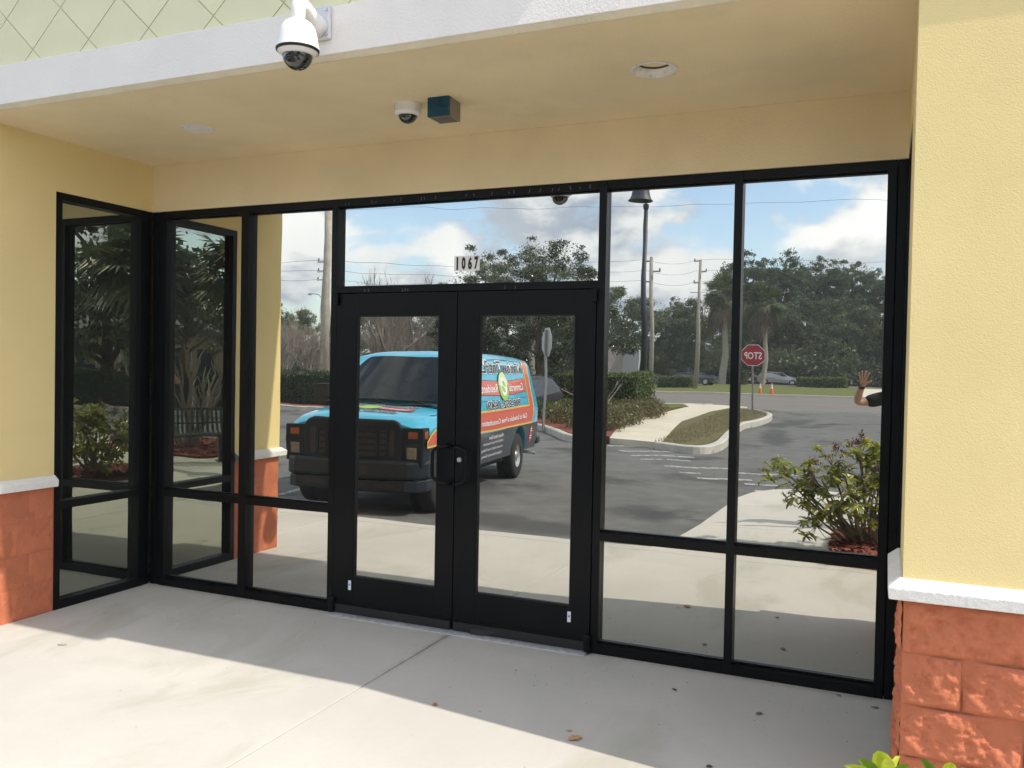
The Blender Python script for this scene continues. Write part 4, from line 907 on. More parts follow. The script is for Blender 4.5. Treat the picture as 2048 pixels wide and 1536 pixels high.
# the big leaves that rise into the bottom right corner
m_lime = M('leaf_lime', (.50, .58, .05), .35, var=.25, vs=30, trans=.35); m_limeg = M('leaf_green_edge', (.16, .28, .03), .35, var=.4, vs=25, trans=.3)
cam_p = Vector((CX, CY, CZ))
ls = empty('corner_shrub', (5.06, -3.70, .05), 'lime green leaved shoot poking up before the orange pillar base', 'shrub')
top = Vector((5.065, -3.93, 1.30))
top = Vector((5.0942, -3.4741, 1.0725))
MB().tube([(5.02, -3.70, .05), (5.06, -3.58, .6), tuple(top)], [.012, .010, .005], 8).build('stem', m_bark, ls)
def rayp(u, v, dd):      # a point at depth dd, used once to find where the two leaf clusters stand
    return cam_p + dd*(fwd+rt*((u-1024)/1722.15)-up*((v-768)/1722.15))
rs = random.Random(12)
def big_leaf(base_, tip, w, mat):
    base_, tip = Vector(base_), Vector(tip); u = tip-base_; ln = u.length; u.normalize(); s = u.cross(Vector((0, .8, .6))).normalized(); nrm = s.cross(u)
    vs_ = []; pr = [(0, .10), (.2, .55), (.42, .95), (.65, 1), (.85, .7), (.95, .35), (1, .03)]
    for x, ww in pr:
        c_ = base_+u*(x*ln)+Vector((0, 0, .10*ln*math.sin(x*3.1)))
        vs_ += [c_-s*w*ww+nrm*w*.35*ww, c_-s*w*ww*.5+nrm*w*.08, c_, c_+s*w*ww*.5+nrm*w*.08, c_+s*w*ww+nrm*w*.35*ww]
    fs = [(i*5+k, i*5+k+1, i*5+k+6, i*5+k+5) for i in range(len(pr)-1) for k in range(4)]
    o = MB().add(vs_, fs).build('leaf', mat, ls, smooth=True, recalc=False); return o
A_ = Vector((5.0942, -3.4741, 1.0725)); B_ = Vector((5.1716, -3.4597, 1.0752))
MB().tube([(5.07, -3.53, .75), tuple(B_)], [.006, .004], 6).build('stem', m_bark, ls)
for (c_, tp, w, mt) in [(A_, (5.0339, -3.5191, 1.1229), 0.0113, m_lime), (A_, (5.0528, -3.4714, 1.1176), 0.0117, m_limeg), (A_, (5.0816, -3.4777, 1.1374), 0.0149, m_lime), (A_, (5.1113, -3.4264, 1.114), 0.0113, m_lime), (A_, (5.0942, -3.5308, 1.149), 0.009, m_lime), (A_, (5.1203, -3.4813, 1.1266), 0.009, m_limeg), (A_, (5.0618, -3.5911, 1.1058), 0.0108, m_limeg), (B_, (5.1392, -3.4534, 1.1274), 0.009, m_limeg), (B_, (5.1779, -3.475, 1.1382), 0.0103, m_lime), (B_, (5.1536, -3.5056, 1.1319), 0.0099, m_lime), (B_, (5.2148, -3.5011, 1.1149), 0.0108, m_limeg)]:
    big_leaf(c_, tp, w, mt)

# ------------------------------------------------------------------ the blue van
P_CYAN = (.035, .42, .66)
def paint(name, col, rough=.28): return M(name, col, rough, var=.02, vs=2, spec=.5, coat=.6)
m_van = paint('paint_cyan', (.05, .40, .60)); m_navy = paint('paint_navy', (.018, .028, .05)); m_coral = paint('vinyl_coral', (.62, .10, .06), .35); m_ylw = paint('vinyl_yellow', (.75, .55, .06), .35)
m_grill = M('grille_charcoal', (.006, .0105, .0165), .5, var=.1, vs=8, spec=.3); m_bump = M('bumper_charcoal', (.0095, .0155, .0235), .42, var=.1, vs=5, spec=.4)
m_tint = M('tinted_glass', (.012, .016, .020), .03, spec=.5, coat=1.0); m_tyre = M('tyre', (.022, .022, .022), .85, var=.2, vs=20, bump=.006, bs=60)
m_rim = M('wheel_steel', (.55, .55, .54), .35, metal=.75, var=.1, vs=8); m_amb = M('lens_amber', (.30, .075, .02), .3, coat=.4); m_hl = M('headlight_glass', (.20, .205, .18), .08, var=.3, vs=30, coat=1.0)
m_wht = M('vinyl_white', (.80, .80, .80), .4, var=.02); m_dk = M('vinyl_dark', (.02, .035, .06), .4, var=.02); m_lgreen = M('vinyl_green', (.30, .55, .10), .4, var=.1)
van = empty('van', (0, 0, 0), 'light blue work van with coral ribbon graphics and black grille parked facing the doors', 'van', local=True)
def hwid(z): return float(np.interp(z, [.3, .42, .75, 1.1, 1.3, 1.9, 2.0, 2.06], [.90, .955, 1.0, 1.0, .98, .875, .81, .62]))
def section(X, zt, zb, kind, wf=1.0):
    """half section points from bottom centre to top centre"""
    if kind == 'body':
        zs_ = [.42, .75, 1.1, 1.3, 1.6, 1.88, 1.97]; sc_ = zt/2.07
        p = [(0, zb), (.78, zb)]+[(hwid(z)*wf, z*(1 if z < 1.2 else 1)) for z in zs_]
        p += [(.70*wf, zt-.035), (.45*wf, zt-.010), (0, zt)]
    else:
        ze = zt-.13
        hw_ = 1.0*wf
        p = [(0, zb), (.78*wf, zb), (.955*wf, .42+(.0)), (hw_, .75), (hw_, min(.98, ze-.10)), (hw_-.012, ze-.05), (hw_-.05, ze+.01), (hw_-.12, ze+.055), (hw_-.22, ze+.085), (.62*wf, zt-.022), (.40*wf, zt-.006), (0, zt)]
    return p
def nose(X, zt, zb, k):
    return section(X, zt, zb, 'hood', k)
st = []
for X, zt, kind, wf, zb in [(-4.76, 2.0, 'body', .93, .50), (-4.72, 2.03, 'body', .975, .44), (-4.60, 2.05, 'body', 1.0, .38), (-4.1, 2.065, 'body', 1, .36), (-3.5, 2.07, 'body', 1, .36), (-2.6, 2.075, 'body', 1, .36), (-1.9, 2.07, 'body', 1, .36), (-1.45, 2.05, 'body', 1, .36), (-1.22, 2.005, 'body', 1, .36)]:
    st.append((X, section(X, zt, zb, kind, wf)))
# windshield bay: the roof edge comes down to the cowl
for t in (.33, .66, 1.0):
    X = -1.22+t*.88; a = section(X, 2.005, .36, 'body'); b = section(X, 1.34, .36, 'hood', .99)
    st.append((X, [tuple(Vector(p).lerp(Vector(q), t)) for p, q in zip(a, b)]))
for X, zt, wf, zb in [(-.1, 1.325, .99, .36), (.2, 1.29, .985, .36), (.42, 1.255, .975, .38), (.56, 1.215, .96, .42), (.63, 1.16, .935, .46)]:
    st.append((X, section(X, zt, zb, 'hood', wf)))
def rearx(X, z):   # rear leans forward above the belt
    return X+(max(0, z-1.1)*.34 if X < -4.5 else (max(0, z-1.1)*.10 if X < -4.0 else 0))
vs_ = []; K = len(st[0][1]); n2 = 2*K-2
for X, p in st:
    ring = [(y, rearx(X, z), z) for y, z in p]+[(-y, rearx(X, z), z) for y, z in reversed(p[1:-1])]
    vs_ += ring
fs = []
for i in range(len(st)-1):
    for k in range(n2): fs.append((i*n2+k, i*n2+(k+1)%n2, (i+1)*n2+(k+1)%n2, (i+1)*n2+k))
fs += [tuple(range(n2)), tuple((len(st)-1)*n2+k for k in range(n2))]
body = MB().add(vs_, fs).build('body', m_van, van)
body.data.materials.append(m_navy)
cut = MB()
for X in (0, -3.505):
    for s in (-1, 1): cut.lathe([(0, 0), (.47, 0), (.47, .42), (0, .42)], (s*1.1-(.0 if s < 0 else .42), X, .40), 28, 'x')
co = cut.build('cutter', m_tyre)
bo = body.modifiers.new('b', 'BOOLEAN'); bo.operation = 'DIFFERENCE'; bo.object = co; bo.solver = 'EXACT'
dg = bpy.context.evaluated_depsgraph_get(); nm = D.meshes.new_from_object(body.evaluated_get(dg))
body.modifiers.remove(bo); body.data = nm; D.objects.remove(co)
for f in body.data.polygons:
    if f.center.z < .92 and f.normal.y < .6 and abs(f.normal.x) > .4: f.material_index = 1
    f.use_smooth = True
try: body.data.set_sharp_from_angle(angle=R(32))
except Exception: pass
MB().box(-.78, .78, -4.5, .4, .30, .45).build('underbody', m_tyre, van)
# wheel wells
for X in (0, -3.505):
    for s in (-1, 1):
        MB().lathe([(0, 0), (.455, 0)], (s*.70, X, .40), 24, 'x').build('wheel_well', m_blk, van)
        w = MB().lathe([(.20, -.115), (.33, -.118), (.365, -.09), (.372, -.04), (.372, .04), (.365, .09), (.33, .118), (.20, .115)], (s*.86, X, .372), 36, 'x').build('wheel', m_tyre, van, smooth=True)
        rm = MB().lathe([(0, .10), (.055, .105), (.065, .07), (.12, .045), (.155, .075), (.19, .085), (.212, .108), (.216, .112), (.216, -.05)], (0, 0, 0), 28, 'x')
        if s < 0: rm.v = [(-x, y, z) for x, y, z in rm.v]
        rm.v = [(x+s*.86, y+X, z+.372) for x, y, z in rm.v]; rm.build('rim', m_rim, w, smooth=True)
        hl = MB()
        for k in range(8): hl.lathe([(0, 0), (.022, 0)], (s*(.86+.066), X+.135*math.cos(k*.785), .372+.135*math.sin(k*.785)), 8, 'x')
        hl.build('rim_holes', m_blk, w)
# side panels in navy below the band (both sides), then the graphics on the right side
def side_pt(X, z, s=1, off=.006):
    return (s*(hwid(z)+off), rearx(X, z), z)
def side_grid(poly_fn, X0, X1, n, mat, name, s=1, off=.006, m_=5):
    """strip between two z curves, hugging the side"""
    mb = MB(); V2 = []; 
    for i in range(n+1):
        X = X0+(X1-X0)*i/n; za, zb = poly_fn(X)
        for j in range(m_+1): V2.append(side_pt(X, za+(zb-za)*j/m_, s, off))
    F2 = [(i*(m_+1)+j, i*(m_+1)+j+1, (i+1)*(m_+1)+j+1, (i+1)*(m_+1)+j) for i in range(n) for j in range(m_)]
    return mb.add(V2, F2).build(name, mat, van)
def curve(pts): 
    xs_ = [p[0] for p in pts]; ys_ = [p[1] for p in pts]; return lambda X: float(np.interp(X, xs_, ys_))
for s in (1, -1):
    top_ = curve([(-4.28, 1.18), (-1.2, 1.18), (-.4, 1.14), (0, 1.10), (.3, 1.05), (.5, .97), (.60, .90)]); bot_ = curve([(-4.28, .90), (-1.2, .92), (0, .88), (.60, .87)])
    side_grid(lambda X: (bot_(X)-.025, top_(X)+.025), -4.30, .60, 40, m_ylw, 'band_border', s, .004)
    side_grid(lambda X: (bot_(X), max(bot_(X)+.005, top_(X))), -4.28, .58, 40, m_coral, 'colour_band', s, .006)
    side_grid(lambda X: (.47, .878), -3.0, -.50, 14, m_navy, 'lower_panel', s, .003); side_grid(lambda X: (.52, .88), -4.62, -4.0, 6, m_navy, 'lower_panel', s, .003)
    V2 = []; nn = 12     # upright stripe at the rear, yellow under coral
    for lay, (o_, wd) in enumerate(((.005, .145), (.0075, .095))):
        V2 = []
        for j in range(nn+1):
            z = 1.0+j*(1.97-1.0)/nn; X = -4.225+max(0, z-1.2)*.10
            V2 += [side_pt(X-wd, z, s, o_), side_pt(X+wd, z, s, o_)]
        MB().add(V2, [(2*j, 2*j+1, 2*j+3, 2*j+2) for j in range(nn)]).build('rear_stripe', (m_ylw, m_coral)[lay], van)
def side_text(body_, X0, X1, z0, z1, mat, bold=.02, off=.010, name='lettering', it=0):
    v2, f2 = text_mesh(body_, X0, X1, z0, z1, bold, it)
    return MB().add([side_pt(x, z, 1, off) for x, z in v2], f2).build(name, mat, van, recalc=False)
def outlined(body_, X0, X1, z0, z1, it=0, b=.02):
    v2, f2 = text_mesh(body_, X0, X1, z0, z1, b, it); mb = MB()
    for k in range(8):
        dx, dz = .012*math.cos(k*.7854), .012*math.sin(k*.7854); mb.add([side_pt(x+dx, z+dz, 1, .0085+.0003*k) for x, z in v2], f2)
    mb.build('lettering_outline', m_wht, van, recalc=False); MB().add([side_pt(x, z, 1, .0125) for x, z in v2], f2).build('lettering', m_dk, van, recalc=False)
outlined('WindowTintFL.com', -3.96, -1.0, 1.76, 1.945, 0, .022)
outlined('800-852-1649', -3.52, -1.72, 1.205, 1.335, 0, .022)
rib_t = curve([(-3.98, 1.675), (-3.4, 1.655), (-2.6, 1.63), (-1.8, 1.655), (-1.2, 1.675)]); rib_b = curve([(-3.98, 1.455), (-3.4, 1.432), (-2.6, 1.41), (-1.8, 1.432), (-1.2, 1.455)])
side_grid(lambda X: (rib_b(X)-.008, rib_t(X)+.008), -3.86, -1.3, 24, m_dk, 'ribbon_edge', 1, .006); side_grid(lambda X: (rib_b(X), rib_t(X)), -3.86, -1.3, 24, m_coral, 'ribbon', 1, .0085)
for sg in (-1, 1):     # swallow tails
    xe = -3.86 if sg < 0 else -1.3
    MB().add([side_pt(xe, rib_b(xe), 1, .0085), side_pt(xe, rib_t(xe), 1, .0085), side_pt(xe+sg*.14, rib_t(xe)+.01, 1, .0085), side_pt(xe+sg*.05, 1.56, 1, .0085), side_pt(xe+sg*.14, rib_b(xe)-.01, 1, .0085)], [(0, 1, 2, 3), (0, 3, 4)]).build('ribbon_tail', m_coral, van)
side_text('Commercial', -3.78, -2.90, 1.47, 1.60, m_wht, .012, .012); side_text('Residential', -2.30, -1.36, 1.47, 1.60, m_wht, .012, .012)
def disc(cx_, cz_, r_, mat, off, name, n=32, a0=0, a1=6.2832):
    V2 = [side_pt(cx_, cz_, 1, off)]+[side_pt(cx_+r_*math.cos(a0+(a1-a0)*k/n), cz_+r_*math.sin(a0+(a1-a0)*k/n)*.92, 1, off) for k in range(n+1)]
    return MB().add(V2, [(0, k, k+1) for k in range(1, n+1)]).build(name, mat, van)
disc(-2.60, 1.555, .262, m_dk, .013, 'badge_edge'); disc(-2.60, 1.555, .25, m_lgreen, .015, 'badge'); disc(-2.60, 1.555, .245, M('vinyl_pale_green', (.60, .74, .40), .4), .0165, 'badge_upper', 24, .15, 3.0); disc(-2.60, 1.555, .165, m_wht, .018, 'badge_centre')
lf = lambda cx_, cz_, r_, fl: MB().add([side_pt(cx_+r_*(math.cos(t)*1.0), cz_+fl*r_*(.55*math.sin(t)+.35*math.cos(t)), 1, .020) for t in [k*6.2832/16 for k in range(16)]], [tuple(range(16))]).build('badge_leaf', m_lgreen, van)
lf(-2.63, 1.60, .075, 1); lf(-2.57, 1.515, .085, 1)
side_text('Call to Schedule a Free Consultation', -3.92, -1.42, .985, 1.065, m_wht, .02, .011)
for k, tx in enumerate(['\u221a Reduce Heat & Glare', '\u221a 99.9% UV Ray Protection', '\u221a Protect Fabric from Fading', '\u221a Safety & Security Glazing']):
    side_text(tx.replace('\u221a', 'v'), -2.5, [-1.75, -1.52, -1.50, -1.55][k], .775-.095*k, .832-.095*k, m_wht, .008, .008)
m_rd = paint('vinyl_red', (.50, .03, .04), .35)
def oval():
    V2 = [side_pt(-4.22, .68, 1, .008)]+[side_pt(-4.22+.085*math.cos(t), .68+.155*math.sin(t), 1, .008) for t in [k*6.2832/24 for k in range(25)]]
    MB().add(V2, [(0, k, k+1) for k in range(1, 25)]).build('red_oval', m_rd, van)
oval(); bb = MB()
for z, w_ in ((.77, .03), (.73, .05), (.64, .055), (.60, .05)): bb.add([side_pt(-4.22-w_, z, 1, .010), side_pt(-4.22+w_, z, 1, .010), side_pt(-4.22+w_, z+.018, 1, .010), side_pt(-4.22-w_, z+.018, 1, .010)], [(0,1,2,3)])
bb.build('oval_marks', m_wht, van)
# seams: door, body ribs, fender
sm = MB()
def seam(pts_, s=1, r_=.004): sm.tube([side_pt(x, z, s, .001) for x, z in pts_], r_, 4, caps=False)
for s in (1, -1):
    seam([(-4.6, 1.34), (-3, 1.345), (-1.4, 1.34)], s, .003); seam([(-.42, .45), (-.40, 1.0), (-.46, 1.3)], s); seam([(-1.32, .42), (-1.32, 1.3), (-1.36, 1.92)], s); seam([(-2.62, .42), (-2.62, 1.92)], s, .003); seam([(-4.5, 1.955), (-2.5, 1.965), (-1.2, 1.93)], s, .006)
sm.build('body_seams', m_blk, van)
# windshield and side glass
ws = MB(); V2 = []
for j in range(7):
    t = j/6; X = -1.20+t*.84; z = 1.955-(1.955-1.375)*t; hw_ = .855+.085*t
    for i in range(13):
        u = -1+2*i/12; V2.append((u*hw_, X+.030-.075*abs(u)**3, z+.028-.035*u*u))
F2 = [(j*13+i, j*13+i+1, (j+1)*13+i+1, (j+1)*13+i) for j in range(6) for i in range(12)]
ws.add(V2, F2); ws.build('windshield', M('windscreen', (.012, .016, .019), .06, spec=.22, var=.3, vs=4), van, smooth=True)
for s in (1, -1):
    MB().add([side_pt(-.46, 1.33, s, .004), side_pt(-1.28, 1.33, s, .004), side_pt(-1.30, 1.86, s, .004), side_pt(-1.16, 1.86, s, .004), side_pt(-.62, 1.45, s, .004)], [(0, 1, 2, 3, 4)]).build('door_glass', m_tint, van)
    mi = MB().box(s*1.06-.03, s*1.06+.14*s+.03*s, -.62, -.52, 1.30, 1.58) if s > 0 else MB().box(-1.24, -1.03, -.62, -.52, 1.30, 1.58)
    mi.tube([(s*.97, -.6, 1.36), (s*1.08, -.57, 1.40)], .015, 6); mi.build('door_mirror', m_blk, van, bevel=.02)
MB().add([(-.9, -.36, 1.36), (.9, -.36, 1.36), (.9, -.20, 1.343), (-.9, -.20, 1.343)], [(0, 1, 2, 3)]).build('cowl', m_grill, van)
MB().tube([(.62, -.27, 1.36), (.25, -.42, 1.43), (-.08, -.45, 1.445)], .009, 5).build('wiper', m_blk, van); MB().tube([(-.05, -.27, 1.36), (-.35, -.42, 1.43), (-.72, -.45, 1.44)], .009, 5).build('wiper', m_blk, van)
MB().add([(-.12, -1.02, 1.863), (.06, -1.02, 1.863), (.06, -.99, 1.842), (-.12, -.99, 1.842)], [(0, 1, 2, 3)]).build('windshield_sticker', M('sticker_green', (.12, .30, .24), .5), van)
# hood line and lettering; text reads for somebody standing before the van
def hz(X): return float(np.interp(X, [-.34, -.1, .2, .42, .56], [1.34, 1.325, 1.29, 1.255, 1.215]))
def hood_text(body_, a0, a1, xf, xb, mat, bold, off):
    v2, f2 = text_mesh(body_, 0, 1, 0, 1, bold)
    MB().add([(a0+(a1-a0)*x, xf+(xb-xf)*y, hz(xf+(xb-xf)*y)+off-.020*min(1, abs(a0+(a1-a0)*x)/.6)**2) for x, y in v2], f2).build('hood_lettering', mat, van, recalc=False)
hood_text('WindowTintFL.com', .62, -.62, .02, -.13, m_wht, .06, .012); hood_text('WindowTintFL.com', .61, -.61, .01, -.12, m_dk, .02, .015)
hood_text('800-852-1649', .46, -.46, .40, .26, m_wht, .06, .012); hood_text('800-852-1649', .45, -.45, .39, .27, m_dk, .02, .015)
MB().add([(a, X, hz(X)+.010-.02*min(1, abs(a)/.6)**2) for X in (.06, .22) for a in [-.62+.124*k for k in range(11)]], [(k, k+1, k+12, k+11) for k in range(10)]).build('hood_ribbon', m_coral, van)
hood_text('Commercial', .55, .16, .19, .09, m_wht, .01, .014); hood_text('Residential', -.16, -.55, .19, .09, m_wht, .01, .014)
MB().add([(0, .13, hz(.13)+.018)]+[(.15*math.cos(t), .13+.12*math.sin(t), hz(.13+.12*math.sin(t))+.014) for t in [k*6.2832/20 for k in range(20)]], [(0, k, k % 20+1) for k in range(1, 21)]).build('hood_badge', m_lgreen, van)
sm2 = MB()
for s in (1, -1): sm2.tube([(s*.955, -.25, 1.235), (s*.90, .1, 1.22), (s*.80, .35, 1.20), (s*.70, .52, 1.165), (s*.67, .60, 1.10)], .005, 4, caps=False)
sm2.build('hood_seam', m_blk, van)
# grille: surround and bars
GR = MB(); GR.extr([(-.70, .66), (.70, .66), (.70, 1.08), (.64, 1.16), (.56, 1.19), (-.56, 1.19), (-.64, 1.16), (-.70, 1.08)], 1, .60, .675); gro = GR.build('grille_surround', m_grill, van, bevel=.03)
MB().box(-.60, .60, .673, .680, .74, 1.06).build('grille_void', m_blk, van)
for z in (.80, .88, .96, 1.03): MB().box(-.46, .46, .676, .692, z-.014, z+.014).build('grille_bar', m_grill, van, bevel=.004)
for x in (-.50, -.36, .36, .50): MB().box(x-.02, x+.02, .676, .696, .74, 1.06).build('grille_bar', m_grill, van, bevel=.004)
MB().box(-.60, .60, .676, .694, 1.06, 1.075).build('grille_bar', m_grill, van)
for s in (1, -1):
    xa, xb = sorted((s*.705, s*.975))
    MB().box(xa, xb, .50, .655, .665, .905).build('lamp_housing', m_grill, van, bevel=.02)
    MB().box(xa, xb, .48, .640, .925, 1.075).build('lamp_housing', m_grill, van, bevel=.015)
    xa, xb = sorted((s*.765, s*.895)); MB().box(xa, xb, .650, .664, .715, .855).build('headlight', m_hl, van, bevel=.02)
    MB().lathe([(0, .012), (.030, .010), (.040, 0)], (s*.83, .664, .785), 14, 'y').build('headlight_bulb', m_rim, van)
    xa, xb = sorted((s*.775, s*.90)); MB().box(xa, xb, .635, .650, .955, 1.035).build('indicator', m_amb, van, bevel=.008)
    xa, xb = sorted((s*.972, s*.982)); MB().box(xa, xb, .50, .61, .955, 1.045).build('indicator', m_amb, van, bevel=.003)
bp = [(-1.0, .30), (-1.0, .52), (-.93, .66), (-.80, .735), (.80, .735), (.93, .66), (1.0, .52), (1.0, .30), (.9, .3), (-.9, .3)]
MB().box(-.972, .972, .44, .646, .62, 1.085).build('nose_filler', m_grill, van, bevel=.01)
MB().prism(bp, .455, .690).build('bumper', m_bump, van, bevel=.04)
MB().prism([(x*.975, y-.012) for x, y in bp], .30, .448).build('lower_valance', m_bump, van, bevel=.02)
MB().box(-.27, .27, .738, .742, .52, .62).build('bumper_recess', m_blk, van); MB().box(-.65, -.35, .722, .728, .35, .40).box(.35, .65, .722, .728, .35, .40).build('air_slots', m_blk, van)
MB().tube([(.75, -4.55, .33), (.98, -4.60, .31)], .03, 10).build('exhaust', m_rim, van)
MB().box(-.98, .98, -4.90, -4.70, .46, .60).build('rear_bumper', m_blk, van, bevel=.03)
van.location = (-1.0, -4.62, -.15); van.rotation_euler = (0, 0, R(-6.9)); van.scale = (.985,)*3

# ------------------------------------------------------------------ other cars
def car(name, loc, rz, mat, label, suv=True, tail=False):
    c = empty(name, loc, label, 'car', None, local=True)
    H = 1.62 if suv else 1.42; hwd = .90
    prof = [(-2.3, .55), (-2.32, .85), (-2.2, 1.0), (-1.9, H-.12 if suv else 1.1), (-1.35, H-.02 if suv else H-.08), (-.3, H), (.35, H-.06), (1.15, 1.05), (2.0, .92), (2.28, .75), (2.3, .45), (2.1, .28), (-2.1, .28)]
    lv = []
    for i, (wf, sh_) in enumerate(((-1, 0), (-.93, 1), (.93, 1), (1, 0))):
        for x, z in prof: lv.append((hwd*wf*(1 if z < 1.02 else (.80 if abs(wf) == 1 else .86)), x, z if not (abs(wf) == 1 and z > 1.3) else z-.06))
    n_ = len(prof); fs_ = [tuple(range(n_)), tuple(3*n_+k for k in range(n_))]+[(j*n_+k, j*n_+(k+1)%n_, (j+1)*n_+(k+1)%n_, (j+1)*n_+k) for j in range(3) for k in range(n_)]
    MB().add(lv, fs_).build('body', mat, c, smooth=False, bevel=.04)
    for s in (1, -1):
        x = s*.755
        MB().add([(s*.815, -1.75, 1.05), (s*.815, .95, 1.05), (s*.752, .30, H-.12), (s*.752, -1.35 if suv else -1.0, H-.12)], [(0, 1, 2, 3)]).build('side_window', m_tint, c)
        for X in (1.42, -1.40):
            w = MB().lathe([(.0, .10), (.19, .10), (.33, .11), (.345, .05), (.345, -.10), (0, -.1)], (s*.82, X, .345), 20, 'x'); 
            w.v = [(s*.82+(x_-s*.82)*s, y_, z_) for x_, y_, z_ in w.v]; wo = w.build('wheel', m_tyre, c)
            MB().lathe([(0, 0), (.20, 0), (.21, -.02)], (s*.935, X, .345), 16, 'x').build('rim', m_rim, wo)
        MB().box(min(s*.6, s*.85), max(s*.6, s*.85), -2.335, -2.20, .82, .96).build('tail_lamp', M('lens_red', (.45, .02, .02), .2, coat=.6, emis=None), c, bevel=.01)
        MB().box(min(s*.55, s*.82), max(s*.55, s*.82), 2.18, 2.31, .68, .80).build('headlamp', m_hl, c, bevel=.01)
    MB().add([(-.66, .42, H-.10), (.66, .42, H-.10), (.76, 1.12, 1.07), (-.76, 1.12, 1.07)], [(0, 1, 2, 3)]).build('windshield', m_tint, c)
    c.rotation_euler = (0, 0, rz); return c
m_silv = M('paint_silver', (.38, .40, .41), .3, metal=.4, coat=.5); m_dkc = M('paint_dark', (.03, .035, .045), .25, coat=.7); m_slate = M('paint_slate', (.05, .065, .085), .25, coat=.7)
car('parked_car', (-6.2, -97.6, -.04), R(-88), m_silv, 'silver car beyond the verge to the right of the stop sign')
car('parked_car', (-17.0, -79.2, -.03), R(-96), m_dkc, 'dark car with bright tail lamp behind the grey utility pole', True, True)
car('parked_car', (-12.6, -81.5, -.03), R(-84), m_slate, 'dark blue car half hidden by the low hedge between poles', False)
car('parked_car', (-6.35, -20.0, -.15), R(20), m_dkc, 'black car nosing out behind the rear of the blue van', True)

# ------------------------------------------------------------------ poles, wires, lamps
def pole(name, loc, H, r0_, r1_, mat, label, arms, cat='utility pole'):
    t = empty(name, loc, label, cat, None, local=True)
    MB().tube([(0, 0, -.3), (0, 0, H*.5), (0, 0, H)], [r0_, (r0_+r1_)/2, r1_], 14).build('pole', mat, t, smooth=True)
    for z, L_, k in arms:
        a = MB().box(min(0, L_), max(0, L_), -.05, .05, z-.05, z+.05); a.lathe([(0, .22), (.05, .2), (.07, .1), (.05, 0), (0, 0)], (L_*.92, 0, z+.04), 8)
        a.build('insulator_arm', m_wood if mat is not m_conp else m_rim, t)
    return t
pA = pole('utility_pole', (-10.15, -53.9+.0, -.05), 9.5, .165, .12, m_wood, 'wooden power pole beside the dark lamp post', [(9.2, -.7, 0), (8.45, .65, 0), (7.7, -.5, 0)])
pB = pole('utility_pole', (-9.7, -68.3, -.02), 11.0, .185, .13, m_wood, 'grey power pole with a street light half way up', [(10.9, -.6, 0), (9.95, .65, 0), (9.0, -.6, 0)])
pC = pole('utility_pole', (-27.9, -40.8, 0), 14.5, .34, .21, m_conp, 'tall thick concrete pole at the left of the lot', [(8.15, -.8, 0), (7.55, -.8, 0), (6.95, -.8, 0)])
def street_arm(t, z, dx, L_=1.4):
    MB().tube([(0, 0, z-.5), (dx*L_*.5, 0, z), (dx*L_, 0, z+.08)], .03, 6).build('lamp_arm', m_rim, t)
    MB().lathe([(0, .09), (.12, .06), (.16, 0), (.10, -.07), (0, -.09)], (dx*(L_+.15), 0, z+.06), 12).build('lamp_head', m_wht, t, smooth=True)
street_arm(pB, 7.6, -1, .8); street_arm(pC, 5.95, -1, 1.2)
MB().box(-.9, .9, -.03, .03, 8.15, 8.2).build('cross_arm', m_wood, pB)
def wire(name, pts_, label, sag=.5, r_=.012):
    mb = MB()
    for a, b in zip(pts_[:-1], pts_[1:]):
        a, b = Vector(a), Vector(b); mb.tube([a.lerp(b, k/14)-Vector((0, 0, sag*4*(k/14)*(1-k/14))) for k in range(15)], r_, 4, caps=False)
    o = mb.build(name, m_wire); tag(o, label, 'power line', 'power lines')
for nm, za, zb, zc_ in (('topmost of the three wires strung between the poles', 9.3, 11.0, 8.25), ('middle one of the three wires strung between the poles', 8.5, 10.05, 7.65), ('lowest of the three wires strung between the poles', 7.75, 9.1, 7.0)):
    wire('power_line', [(-75, -34, zc_-.4), (-28.7, -40.8, zc_), (-10.6, -53.9, za), (-10.2, -68.3, zb), (40, -74, zb-.4)], nm, .35)
wire('power_line', [(-70, -39, 14.5), (4, -62, 14.2), (60, -78, 14.2)], 'high single wire crossing the cloudy sky above all others', .9)
lp = empty('lamp_post', (-.70, -16.6, -.05), 'dark lamp post with a wide bell shaped shade', 'lamp post', local=True)
m_lp = M('lamp_paint', (.03, .04, .055), .5, var=.15)
MB().tube([(0, 0, 0), (0, 0, 8.45)], [.13, .085], 14).build('pole', m_lp, lp, smooth=True); MB().lathe([(0, .15), (.13, .13), (.13, .02), (.10, -.10), (0, -.12)], (0, 0, 8.3), 12).build('pole_collar', m_lp, lp)
MB().tube([(0, 0, 8.35), (0, 0, 8.9), (-.12, 0, 9.35), (-.2, 0, 9.1)], .04, 8).build('shade_bracket', m_lp, lp)
MB().lathe([(.0, .78), (.10, .77), (.13, .68), (.24, .62), (.31, .50), (.35, .34), (.38, .20), (.43, .09), (.49, .02), (.495, .0), (.46, .0), (.38, .08), (.30, .2), (.0, .3)], (-.20, 0, 8.58), 32).build('bell_shade', m_lp, lp, smooth=True)
lp.location = (-4.12, -29.4, -.02)
